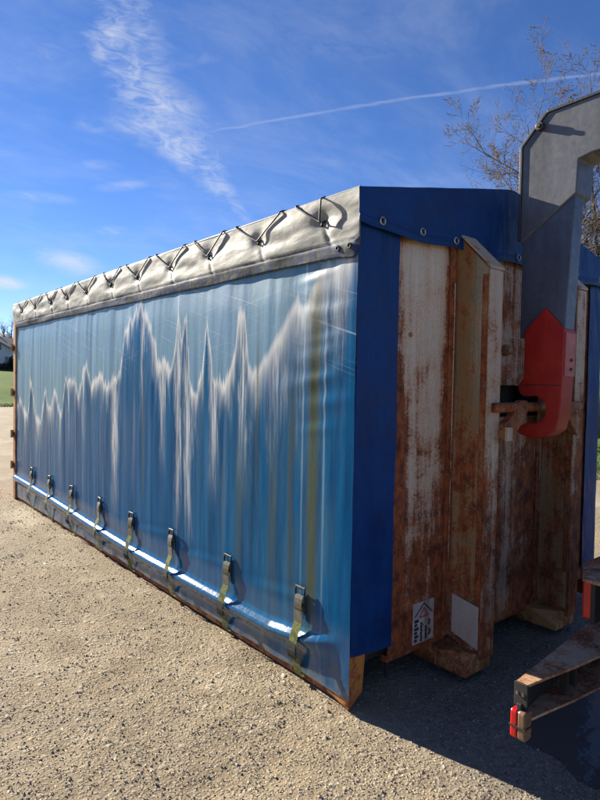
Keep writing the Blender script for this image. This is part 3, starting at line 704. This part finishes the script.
# the cover rides out over the tops of the two posts
for pxx in (.79, 1.765): YG = YG + (.0) * np.exp(-((XG - pxx) / .1) ** 2)
np_grid('gable_flap', XG, YG, ZG, M['tarp'], roof, solid=.002)
for ex in (.12, .42, .70, 1.326, 2.084, 2.44):
    i = np.argmin(abs(xg - ex)); yy = float(YG[i, np.argmin(abs(ZG[i] - 2.364))]) - .003
    MB().torus((ex, yy, 2.364), (0, 1, 0), .0165, .0055, 18, 6).build('eyelet', M['eyelet'], roof, smooth=True)
    MB().box(ex - .004, ex + .004, yy - .010, yy - .004, 2.350, 2.378).build('staple', M['steel'], roof)
for ey in (.03, .115):
    MB().torus((val_x(ey, 2.235) - .003, ey, 2.236), (1, 0, 0), .011, .004, 14, 6).build('eyelet', M['dark'], roof, smooth=True)
# black elastic lacing, up over the roof edge and down to each hook
path = [(-.01, .228, 2.513), (-.042, .224, 2.497), (-.050, .222, 2.44), (-.048, .226, 2.388)]
def cord_run(p0, p1):
    for q in np.linspace(0, 1, 9):
        y = p0[0] + (p1[0] - p0[0]) * q; z = p0[1] + (p1[1] - p0[1]) * q
        path.append((min(val_x(y, z) - .007, -.034), y, z))
for i, vy in enumerate(VY):
    a_ = vy - (.19 if i else .02) + .02 * math.sin(i * 4.1); b_ = vy + .20 + .03 * math.sin(i * 2.3)
    if i:
        path += [(.15, a_ - .02, 2.541), (-.02, a_ - .012, 2.512), (-.032, a_ - .004, 2.506)]
        cord_run((a_, 2.499), (vy, 2.385))
    cord_run((vy + .008, 2.385), (b_, 2.499))
    path += [(-.032, b_ + .004, 2.506), (-.02, b_ + .012, 2.512), (.15, b_ + .02, 2.541)]
MB().tube(path, .0047, 6).build('lacing_cord', M['black'], roof, smooth=True)
for vy in VY:
    x_ = val_x(vy, 2.385)
    MB().tube([(x_ - .006, vy - .012, 2.392), (x_ - .018, vy, 2.378), (x_ - .018, vy + .004, 2.366), (x_ - .006, vy + .012, 2.372)], .006, 6).build('lacing_hook', M['black'], roof, smooth=True)

# curtain buckles with straps
def buckle():
    e = MB()
    # side plates of the over-centre buckle, open at the top
    e.prism([(-.060, .37), (-.076, .40), (-.078, .49), (-.066, .516), (-.050, .512), (-.044, .40), (-.046, .37)], 1, -.0325, -.0275)
    e.prism([(-.060, .37), (-.076, .40), (-.078, .49), (-.066, .516), (-.050, .512), (-.044, .40), (-.046, .37)], 1, .0275, .0325)
    e.tube([(-.064, -.031, .506), (-.064, .031, .506)], .0075, 10)
    root = e.build('buckle', M['steel'], box_, bevel=.0015)
    # curved lever
    lv = MB(); prof = [(-.070, .47), (-.088, .45), (-.098, .425), (-.098, .40), (-.088, .385)]
    inn = [(-.080, .39), (-.089, .403), (-.089, .424), (-.081, .444), (-.066, .462)]
    lv.prism(prof + inn, 1, -.026, .026); lv.build('lever', M['lever'], root, bevel=.002)
    lp = MB(); lp.prism([(-.090, .392), (-.086, .395), (-.079, .316), (-.083, .314)], 1, -.029, .029); lp.build('lever_plate', M['zinc'], root, bevel=.0015)
    MB().tube([(-.070, -.034, .425), (-.070, .034, .425)], .009, 10).build('spindle', M['dark'], root)
    # webbing down to the rail, and its loose tail
    s1 = MB()
    pth = [((x_ + .004) / .42, y_, z_) for x_, y_, z_ in ((-.030, .0, .425), (-.035, .0, .33), (-.058, .001, .275), (-.071, .002, .22), (-.066, .003, .17), (-.042, .003, .11), (-.030, .003, .06), (-.021, .003, .033), (.0, .003, .028))]
    def ribbon(m_, pth, hw):
        o0 = len(m_.v)
        for x, y, z in pth: m_.v += [(x, y - hw, z), (x, y + hw, z)]
        for i in range(len(pth) - 1): m_.f.append((o0 + 2 * i, o0 + 2 * i + 1, o0 + 2 * i + 3, o0 + 2 * i + 2))
    ribbon(s1, pth, .024); s1.build('strap', M['strap'], root, solid=.003)
    s2 = MB(); ribbon(s2, [((x_ + .004) / .42, y_, z_) for x_, y_, z_ in ((-.073, .002, .225), (-.077, .003, .205), (-.078, .005, .18), (-.070, .008, .155), (-.062, .010, .135))], .027)
    s2.build('strap_tail', M['strapdark'], root, solid=.003)
    return root
b0 = buckle()
for i, by in enumerate(BY):
    b = b0
    if i:
        b = b0.copy(); COL.objects.link(b); b.parent = box_
        for ch in [c for c in bpy.data.objects if c.parent == b0]:
            c_ = ch.copy(); COL.objects.link(c_); c_.parent = b
    b.scale = (.42, 1.22, 1); b.location = (-.004 + .002 * math.sin(i * 2.1), by, .004 * math.sin(i * 3.7)); b.rotation_euler = (R(2.4) * math.sin(i * 1.9 + .4), 0, R(4) * math.sin(i * 2.7))

# warning plate on the front panel
sg = MB().box(.468, .642, -.0035, .001, .185, .408).build('warning_plate', M['white'], box_, bevel=.001)
ink = MB()
def bar2(m_, p, q, w):
    p, q = np.array(p), np.array(q); d_ = q - p; d_ = d_ / np.linalg.norm(d_); nn = np.array([-d_[1], d_[0]]) * w / 2
    m_.prism([tuple(p - nn), tuple(q - nn), tuple(q + nn), tuple(p + nn)], 1, -.0052, -.0032)
bar2(ink, (.482, .335), (.555, .398), .006); bar2(ink, (.555, .398), (.628, .335), .006)
for k_ in range(6):
    zz = .197 + k_ * .021
    ink.box(.478, .500 + .012 * (k_ % 2), -.0052, -.0032, zz, zz + .015)
for xx, zz in ((.535, .20), (.535, .235), (.535, .27), (.575, .205), (.575, .243), (.60, .276), (.605, .22)):
    ink.tube([(xx, -.0036, zz + .02), (xx, -.0052, zz + .02)], .008, 10); ink.box(xx - .007, xx + .007, -.0052, -.0033, zz - .008, zz + .010); bar2(ink, (xx + .004, zz + .006), (xx + .018, zz + .014), .004)
ink.build('pictograms', M['ink'], sg)
rd = MB(); bar2(rd, (.520, .325), (.555, .372), .005); bar2(rd, (.555, .372), (.590, .325), .005); bar2(rd, (.520, .325), (.590, .325), .005)
for k_ in range(0): bar2(rd, (.602, .32 - .05 * k_), (.628, .30 - .05 * k_), .006)
rd.build('red_marks', M['inkred'], sg)

# ------------------------------------------------------------------ truck with its hook arm
tr = empty('hooklift_truck', (1.27, -2.0, 0))
tag(tr, 'hooklift truck rear with dark grey lifting arm and red hook engaged on container', 'truck')
def tp(mb_, name, m_, parent=None, **k_):
    o = mb_.build(name, m_, None, **k_); par = parent or tr
    base = Vector((1.27, -2.0, 0)); o.data.transform(Matrix.Translation(-base)); o.parent = par; return o
XA, XB, XC = 1.165, 1.345, 1.285
up_ = [(-.150, 2.40), (-.150, 2.955), (-.295, 3.105), (-2.6, 3.16), (-2.75, 3.05), (-2.75, 2.86), (-.545, 2.815), (-.478, 2.80), (-.472, 2.625), (-.40, 2.575)]
arm = tp(MB().prism(up_, 0, XA, XB), 'lifting_arm', M['arm'], bevel=.008)
# edge strips standing proud of the side plates
ed = MB()
for p, q in (((-.150, 2.42), (-.150, 2.955)), ((-.150, 2.955), (-.295, 3.105)), ((-.295, 3.105), (-2.6, 3.16))):
    p, q = np.array(p), np.array(q); d_ = (q - p) / np.linalg.norm(q - p); nn = np.array([-d_[1], d_[0]])
    if nn[0] + nn[1] < 0: nn = -nn
    ed.prism([tuple(p - nn * .004), tuple(q - nn * .004), tuple(q + nn * .012), tuple(p + nn * .012)], 0, XA - .008, XB + .008)
tp(ed, 'arm_edge_plate', M['armedge'], arm, bevel=.002)
tp(MB().prism([(-.160, 1.86), (-.160, 2.50), (-.46, 2.62), (-.425, 1.86)], 0, XA + .012, XC), 'arm_lower_section', M['armshade'], arm, bevel=.006)
tp(MB().tube([(XA + .002, -.262, 3.035), (XA - .03, -.262, 3.035)], .022, 14).tube([(XA - .029, -.262, 3.035), (XA - .042, -.262, 3.035)], .013, 10), 'grease_stub', M['steel'], arm, bevel=.002)
# red hook
hk = [(-.320, 2.025), (-.200, 1.90), (-.200, 1.63), (-.165, 1.585), (-.175, 1.545), (-.200, 1.525)]
cy, cz, ri = -.262, 1.450, .078
hk += [(cy + ri * math.cos(t_), cz + ri * math.sin(t_)) for t_ in np.linspace(R(72), R(292), 16)]
hk += [(-.205, 1.362), (-.176, 1.352), (-.160, 1.325), (-.185, 1.305), (-.235, 1.290), (-.29, 1.288), (-.35, 1.305), (-.40, 1.345), (-.415, 1.41), (-.425, 1.50), (-.430, 1.62), (-.433, 1.895)]
hko = tp(MB().prism(hk, 0, XA - .006, XC + .004), 'hook', M['red'], bevel=.006)
tp(MB().prism([(-.430, 1.64), (-.4325, 1.88), (-.440, 1.88), (-.437, 1.64)], 0, XA + .004, XC - .004), 'hook_front_plate', M['redside'], hko, bevel=.0015)  # strip of paler red on the hook's front face
for zz in (1.68, 1.73):
    tp(MB().tube([(1.235, -.436, zz), (1.235, -.446, zz)], .009, 8), 'bolt', M['steel'], hko)
tp(MB().box(XA - .0085, XA - .005, -.425, -.205, 1.588, 1.592), 'weld_seam', M['dark'], hko)
# supporting mast and chassis (mostly beyond the picture)
tp(MB().prism([(-2.35, 2.9), (-2.72, 2.9), (-2.62, .95), (-2.30, .95)], 0, 1.15, 1.36), 'mast', M['armshade'], bevel=.01)
for x0 in (.84, 1.62):
    tp(MB().prism([(-1.0, .78), (-1.0, 1.02), (-4.6, 1.02), (-4.6, .78)], 0, x0, x0 + .09), 'chassis_rail', M['dark'], bevel=.006)
for yy in (-1.15, -2.4, -3.8): tp(MB().box(.93, 1.62, yy - .05, yy + .05, .80, 1.0), 'chassis_crossmember', M['dark'], bevel=.006)
for x0 in (.93, 1.50):
    tp(MB().box(x0, x0 + .10, -1.08, -.92, .40, .80), 'bumper_bracket', M['dark'], bevel=.006)
# rear wheels
for xw in (.30, 2.24):
    wh = MB(); prof = [(-.155, .29), (-.165, .40), (-.145, .49), (-.11, .515), (.11, .515), (.145, .49), (.165, .40), (.155, .29)]
    nseg = 44
    for i in range(nseg):
        t_ = 2 * math.pi * i / nseg
        for a_, r_ in prof: wh.v.append((xw + a_, -2.45 + r_ * math.cos(t_), .52 + r_ * math.sin(t_)))
    kk = len(prof)
    for i in range(nseg):
        for j in range(kk): wh.f.append((i * kk + j, i * kk + (j + 1) % kk, ((i + 1) % nseg) * kk + (j + 1) % kk, ((i + 1) % nseg) * kk + j))
    w_ = tp(wh, 'wheel', M['tyre'], smooth=True)
    tp(MB().tube([(xw - .12, -2.45, .52), (xw + .12, -2.45, .52)], .292, 36).tube([(xw - .16, -2.45, .52), (xw + .16, -2.45, .52)], .12, 20), 'rim', M['steel'], w_, bevel=.01)
tp(MB().tube([(.3, -2.45, .52), (2.24, -2.45, .52)], .07, 12), 'axle', M['dark'])
# under-run bumper: channel open towards the truck, tapering at its end
def bp_(x): return -.848 + .112 * (x - .05)
bt = MB()
zt, zb2, th_ = .47, .325, .010
yb = lambda x: -.840 + .105 * (x - .05)
yf_ = lambda x: yb(x) - (.040 + .135 * min(1, max(0, (x - .07) / .45)))
xs_ = [.05, .2, .35, .55, 1.2, 2.0, 2.2, 2.35, 2.49]
def sym(x): return x if x < 1.27 else 2.54 - x
def yF(x): return yb(x) - (.042 + .115 * min(1, max(0, (sym(x) - .06) / .45)))
for (za, zc) in ((zt - th_, zt), (zb2, zb2 + th_)):
    for i in range(len(xs_) - 1):
        a_, b_ = xs_[i], xs_[i + 1]
        bt.add([(a_, yb(a_), za), (b_, yb(b_), za), (b_, yF(b_), za), (a_, yF(a_), za), (a_, yb(a_), zc), (b_, yb(b_), zc), (b_, yF(b_), zc), (a_, yF(a_), zc)],
               [(0, 1, 2, 3), (4, 7, 6, 5), (0, 4, 5, 1), (3, 2, 6, 7)] + ([(0, 3, 7, 4)] if i == 0 else []) + ([(1, 5, 6, 2)] if i == len(xs_) - 2 else []))
bum = tp(bt, 'bumper', M['bumper'])
bk = MB()
for i in range(len(xs_) - 1):
    a_, b_ = xs_[i], xs_[i + 1]
    bk.add([(a_, yb(a_) + .001, zb2 + .003), (b_, yb(b_) + .001, zb2 + .003), (b_, yb(b_) - .009, zb2 + .003), (a_, yb(a_) - .009, zb2 + .003), (a_, yb(a_) + .001, zt - .003), (b_, yb(b_) + .001, zt - .003), (b_, yb(b_) - .009, zt - .003), (a_, yb(a_) - .009, zt - .003)],
           [(0, 3, 2, 1), (4, 5, 6, 7), (0, 1, 5, 4), (2, 3, 7, 6), (0, 4, 7, 3), (1, 2, 6, 5)])
tp(bk, 'bumper_web', M['dark'], bum)
tp(MB().box(.042, .052, -.892, -.838, .385, .474), 'end_plate', M['dark'], bum, bevel=.002)
for yy in (-.853, -.877): tp(MB().tube([(.043, yy, .435), (.036, yy, .435)], .006, 8), 'bolt', M['zinc'], bum)
for q in ((.33, -.925), (.40, -.918)): tp(MB().box(q[0], q[0] + .02, -.90, -.87, .36, .44), 'bracket_rib', M['dark'], bum)
# end marker lamp: red to the rear, clear to the front, on a rubber stalk
ml = tp(MB().box(.030, .060, -.876, -.856, .330, .40), 'marker_lamp', M['black'], bevel=.004)
def pill(x0, x1, y0, y1, z0, z1):
    m_ = MB(); n_ = 6; r_ = .022; pts = []
    for c_, a0_ in (((y1 - r_, z1 - r_), 0), ((y0 + r_, z1 - r_), 90), ((y0 + r_, z0 + r_), 180), ((y1 - r_, z0 + r_), 270)):
        for q in range(n_ + 1):
            t_ = R(a0_ + 90 * q / n_); pts.append((c_[0] + r_ * math.cos(t_), c_[1] + r_ * math.sin(t_)))
    return m_.prism(pts, 0, x0, x1)
def pillx(x0, x1, y0, y1, z0, z1):
    m_ = MB(); n_ = 5; r_ = min(x1 - x0, z1 - z0) * .25; pts = []
    for c_, a0_ in (((x1 - r_, z1 - r_), 0), ((x0 + r_, z1 - r_), 90), ((x0 + r_, z0 + r_), 180), ((x1 - r_, z0 + r_), 270)):
        for q in range(n_ + 1):
            t_ = R(a0_ + 90 * q / n_); pts.append((c_[0] + r_ * math.cos(t_), c_[1] + r_ * math.sin(t_)))
    return m_.prism(pts, 1, y0, y1)
tp(pillx(.018, .072, -.866, -.838, .268, .378), 'red_lens', M['lensred'], ml, bevel=.006)
tp(pillx(.018, .072, -.898, -.868, .268, .378), 'clear_lens', M['lensclear'], ml, bevel=.006)
tp(MB().box(.014, .076, -.901, -.835, .315, .321), 'band', M['dark'], ml)
# tail lamp under its mudguard plate
tl = tp(MB().box(.548, .86, -.905, -.885, .58, .775), 'tail_lamp', M['black'], bevel=.006)
tp(MB().box(.560, .612, -.886, -.845, .590, .765), 'red_lens', M['lensred'], tl, bevel=.008)
tp(MB().box(.622, .70, -.888, -.842, .595, .762), 'amber_lens', M['lensamber'], tl, bevel=.008)
tp(MB().box(.712, .85, -.888, -.85, .615, .782), 'red_lens', M['lensred'], tl, bevel=.008)
tp(MB().prism([(.44, -.90), (.66, -.80), (1.0, -.80), (1.0, -1.3), (.44, -1.3)], 2, .785, .80), 'lamp_guard', M['bumper'], tl, bevel=.003)

# ------------------------------------------------------------------ trees
def bare_tree(name, loc, height, seed, levels=(15, 9, 7, 6), spread=1.0, trunk_r=.16, lean=(0, 0), low=.22, mats=('bark', 'twig'), buds=True, build=True, sink=None):
    rd_ = random.Random(seed)
    tk, cr = (MB(), MB()) if sink is None else (sink, sink)
    def grow(p, d_, L, r, lv):
        n_ = 7 if lv == 0 else (5 if lv == 1 else 3)
        pts = [p.copy()]; rr = [r]; dd = d_.copy()
        for i in range(n_):
            wob_ = .10 if lv == 0 else .20
            dd = (dd + Vector((rd_.gauss(0, wob_), rd_.gauss(0, wob_), rd_.gauss(0, wob_) + (.05 if lv == 0 else .10)))).normalized()
            pts.append(pts[-1] + dd * (L / n_)); rr.append(max(.0038, r * (1 - .82 * (i + 1) / n_)))
        (tk if lv <= 1 else cr).tube(pts, rr, 8 if lv == 0 else (5 if lv == 1 else 3), cap=False)
        if lv >= len(levels):
            if buds:
                for q in pts[1:]:
                    s_ = .009 + .009 * rd_.random(); c = q
                    cr.add([c + Vector((0, 0, s_ * 1.8)), c + Vector((s_, 0, 0)), c + Vector((-s_ * .5, s_ * .8, 0)), c + Vector((-s_ * .5, -s_ * .8, 0))], [(0, 1, 2), (0, 2, 3), (0, 3, 1)])
            return
        nb_ = levels[lv]
        for j in range(nb_):
            t_ = (low + (1 - low) * (j + rd_.random()) / nb_) if lv == 0 else .15 + .85 * (j + rd_.random()) / nb_
            t_ = min(.99, t_); i = int(t_ * n_); f_ = t_ * n_ - i
            q = pts[i].lerp(pts[min(i + 1, n_)], f_); rq = rr[i] + (rr[min(i + 1, n_)] - rr[i]) * f_
            base = (pts[min(i + 1, n_)] - pts[i]).normalized() if i < n_ else dd
            az = rd_.random() * 6.283 if lv else j * 2.4 + rd_.random() * .8
            ax_ = base.orthogonal().normalized(); ax_.rotate(Matrix.Rotation(az, 3, base))
            ang = R(rd_.uniform(34, 62)) * (spread if lv == 0 else 1)
            nd = base * math.cos(ang) + ax_ * math.sin(ang)
            if lv == 0: ln = L * rd_.uniform(.34, .50) * (1.15 - .55 * t_)
            else: ln = L * rd_.uniform(.34, .60) * (1.1 - .45 * t_)
            grow(q, nd, ln, min(rq * .62, r * .5), lv + 1)
    o0 = Vector((0, 0, -.1)) if sink is None else Vector((loc[0], loc[1], loc[2] - .1))
    grow(o0, Vector((lean[0], lean[1], 1)).normalized(), height, trunk_r, 0)
    if sink is None:
        e_ = empty(name, loc)
        tk.build('trunk', M[mats[0]], e_, smooth=True); cr.build('crown', M[mats[1]], e_, smooth=True)
        return e_
def at(px, depth): 
    p = CAM + depth * (VW + RT * (px - 300) / 587.2); return (float(p[0]), float(p[1]), 0)
ROW = 'bare tree with straight mossy trunk in the row behind the container'
TREES = [
    (548, 16.0, 7.9, 3, 1.0, .16, (-.04, .03), (14, 9, 7, 6), 'bushy bare tree with low limbs fanning out over the container roof'),
    (586, 14.5, 8.8, 8, .85, .15, (.0, 0), (13, 8, 7, 5), 'tallest bare budding tree behind the lifting arm'),
    (598, 18.0, 8.6, 14, .9, .13, (.05, .02), (10, 7, 6, 5), ROW),
    (612, 16.2, 8.6, 21, .9, .13, (.03, .02), (10, 7, 6, 5), ROW),
    (636, 17.0, 10.5, 33, 1.0, .16, (.0, .0), (10, 7, 6, 5), ROW),
]
for px_, dp, hh, sd, sp_, tr_, ln_, lv_, lb in TREES:
    e_ = bare_tree('bare_tree', at(px_, dp), hh, sd, spread=sp_, trunk_r=tr_, lean=ln_, levels=lv_)
    tag(e_, lb, 'tree', 'bare trees behind the container')

# ------------------------------------------------------------------ far field: house, wood, hill, bushes
hp = CAM + 90 * (VW + RT * (17 - 300) / 587.2)
hs = empty('house', (float(hp[0]), float(hp[1]), float(ground_h(np.array(hp[0]), np.array(hp[1]))) - .1), math.atan2(RT[1], RT[0]) + R(6))
tag(hs, 'white rendered house with grey gabled roof across the field', 'house')
MB().prism([(-9, 0), (0, 0), (0, 2.9), (-4.5, 5.3), (-9, 2.9)], 1, 0, 11).build('wall', M['render_wall'], hs)
rf = MB().prism([(.45, 2.62), (.5, 2.78), (-4.5, 5.52), (-9.5, 2.78), (-9.45, 2.62), (-4.5, 5.32)], 1, -.5, 11.5).build('roof', M['rooftile'], hs)
MB().box(-5.6, -5.0, 5, 5.6, 4.6, 6.1).build('chimney', M['render_wall'], rf)
for x0, z0, w_, h_ in ((-1.75, .9, 1.0, 1.2), (-4.0, .9, 1.2, 1.2), (-7.5, .9, 1.1, 1.2), (-3.1, 3.1, .8, 1.0), (-5.6, 3.1, .9, 1.0)):
    wn = MB().box(x0, x0 + w_, -.03, .05, z0, z0 + h_).build('window', M['glass'], hs)
    MB().box(x0 - .08, x0 + w_ + .08, -.05, .02, z0 - .09, z0).box(x0 - .08, x0 + w_ + .08, -.05, .02, z0 + h_, z0 + h_ + .09).box(x0 - .08, x0, -.05, .02, z0, z0 + h_).box(x0 + w_, x0 + w_ + .08, -.05, .02, z0, z0 + h_).box(x0 + w_ / 2 - .03, x0 + w_ / 2 + .03, -.048, -.035, z0, z0 + h_).build('window_frame', M['render_wall'], wn)

def bush(loc, w_, h_, seed, name, label, col):
    r_ = np.random.default_rng(seed); mbx = MB()
    for i in range(1500):
        u = r_.normal(size=3); u /= np.linalg.norm(u); u *= r_.random() ** .35
        lob = .8 + .35 * math.sin(u[0] * 5 + seed) * math.cos(u[1] * 4)
        c = np.array([u[0] * w_ * lob, u[1] * w_ * lob, h_ * .5 + u[2] * h_ * .5 * lob])
        a_ = r_.normal(size=3) * .11; b_ = r_.normal(size=3) * .11
        mbx.add([c, c + a_, c + a_ + b_, c + b_], [(0, 1, 2, 3)])
    e_ = empty(name, (loc[0], loc[1], float(ground_h(np.array(loc[0]), np.array(loc[1])))))
    mbx.build('foliage', col, e_)
    st = MB()
    for i in range(5):
        q = r_.normal(size=2) * w_ * .35; st.tube([(0, 0, -.05), (q[0] * .5, q[1] * .5, h_ * .3), (q[0], q[1], h_ * .7)], [.06, .04, .015], 5)
    st.build('stem', M['bark'], e_)
    tag(e_, label, 'bush', 'bushes round the house')
leaf_dark = plain('dark_evergreen_leaves', (.035, .05, .02), .7, 0, .4, 2)
leaf_brown = plain('brown_winter_leaves', (.10, .075, .045), .8, 0, .4, 2)
for i, (px_, dp, w_, h_, dk) in enumerate([(13.5, 87.0, 1.1, 1.9, 1), (22, 86, 1.4, 2.4, 1), (3, 88, 1.0, .9, 0), (32, 87, 1.6, 2.2, 0)]):
    bush(at(px_, dp), w_, h_, i + 3, 'garden_bush', 'dark evergreen bush by the white house' if dk else 'brown winter bush by the white house', leaf_dark if dk else leaf_brown)
sink = MB(); rw = random.Random(5)
for i in range(44):
    px_ = -70 + i * 7 + rw.uniform(-3, 3) if i < 22 else 90 + (i - 22) * 28 + rw.uniform(-8, 8)
    p = at(px_, rw.uniform(108, 150)); zz = float(ground_h(np.array(p[0]), np.array(p[1])))
    bare_tree('', (p[0], p[1], zz), rw.uniform(7.5, 11), 100 + i, levels=(11, 7, 4), trunk_r=.25, buds=False, sink=sink, low=.1)
o = sink.build('far_wood', M['wood_far']); tag(o, 'brown leafless wood behind the white house', 'wood', kind='stuff')
# hill: a long wooded ridge
un = np.linspace(R(-75), R(120), 220); rn = np.array([500, 700, 900, 1150, 1400, 1700])
U, Q = np.meshgrid(un, rn, indexing='ij')
prof_ = np.interp(rn, rn, [-2, 25, 60, 92, 104, 70])
ZH = prof_[None] * (.75 + .55 * vnoise(U * 6 + 20, Q * .001) + .18 * vnoise(U * 25, Q * .004)) - 1
hm, T = mat('hazy_wooded_hill'); nn = T.noise(T.world, .02, 8, .7)
T.set(Base_Color=T.mix(T.mr(nn, .35, .65), (.09, .11, .14), (.17, .19, .21)), Roughness=.95)  # bluish distance haze put into the hill's colour
o = np_grid('hill', CAM[0] + Q * np.sin(U), CAM[1] + Q * np.cos(U), ZH, hm); tag(o, 'low wooded ridge on the horizon', 'hill', kind='structure')

# grass blades along the yard's edges
def grass():
    P = []
    r_ = np.random.default_rng(4)
    n1 = 26000
    A = np.stack([8.2 + 9 * r_.random(n1) ** 1.6, 1.0 + 12 * r_.random(n1)], 1)
    B = np.stack([-4 + 22 * r_.random(9000), 30.6 + 4 * r_.random(9000) ** 1.5], 1)
    P = np.concatenate([A, B]); N = len(P)
    P = P[(np.maximum(P[:, 0] - 8.4, P[:, 1] - 31) + 1.2 * vnoise(P[:, 0] * .9, P[:, 1] * .9) * 2) > 0]; N = len(P)
    far = P[:, 1] > 20
    h_ = np.where(far, .05, .06) * r_.uniform(.5, 1.5, N); w_ = np.where(far, .02, .007)
    an = r_.random(N) * 6.283; dx, dy = np.cos(an), np.sin(an); le = r_.normal(0, .5, (N, 2)) * h_[:, None]
    V = np.zeros((N, 3, 3)); V[:, 0, 0] = P[:, 0] - dx * w_; V[:, 0, 1] = P[:, 1] - dy * w_; V[:, 1, 0] = P[:, 0] + dx * w_; V[:, 1, 1] = P[:, 1] + dy * w_
    V[:, 2, :2] = P + le; V[:, 2, 2] = h_; V[:, :2, 2] = -.01
    me = bpy.data.meshes.new('grass'); me.vertices.add(N * 3); me.vertices.foreach_set('co', V.reshape(-1).astype(np.float32))
    me.loops.add(N * 3); me.loops.foreach_set('vertex_index', np.arange(N * 3, dtype=np.int32)); me.polygons.add(N); me.polygons.foreach_set('loop_start', np.arange(0, N * 3, 3, dtype=np.int32))
    me.update(calc_edges=True)
    o = finish(me, 'grass', plain('grass_blades', (.10, .16, .03), .7, 0, .5, .8)); tag(o, 'short green grass round the edge of the gravel yard', 'grass', kind='stuff')
grass()
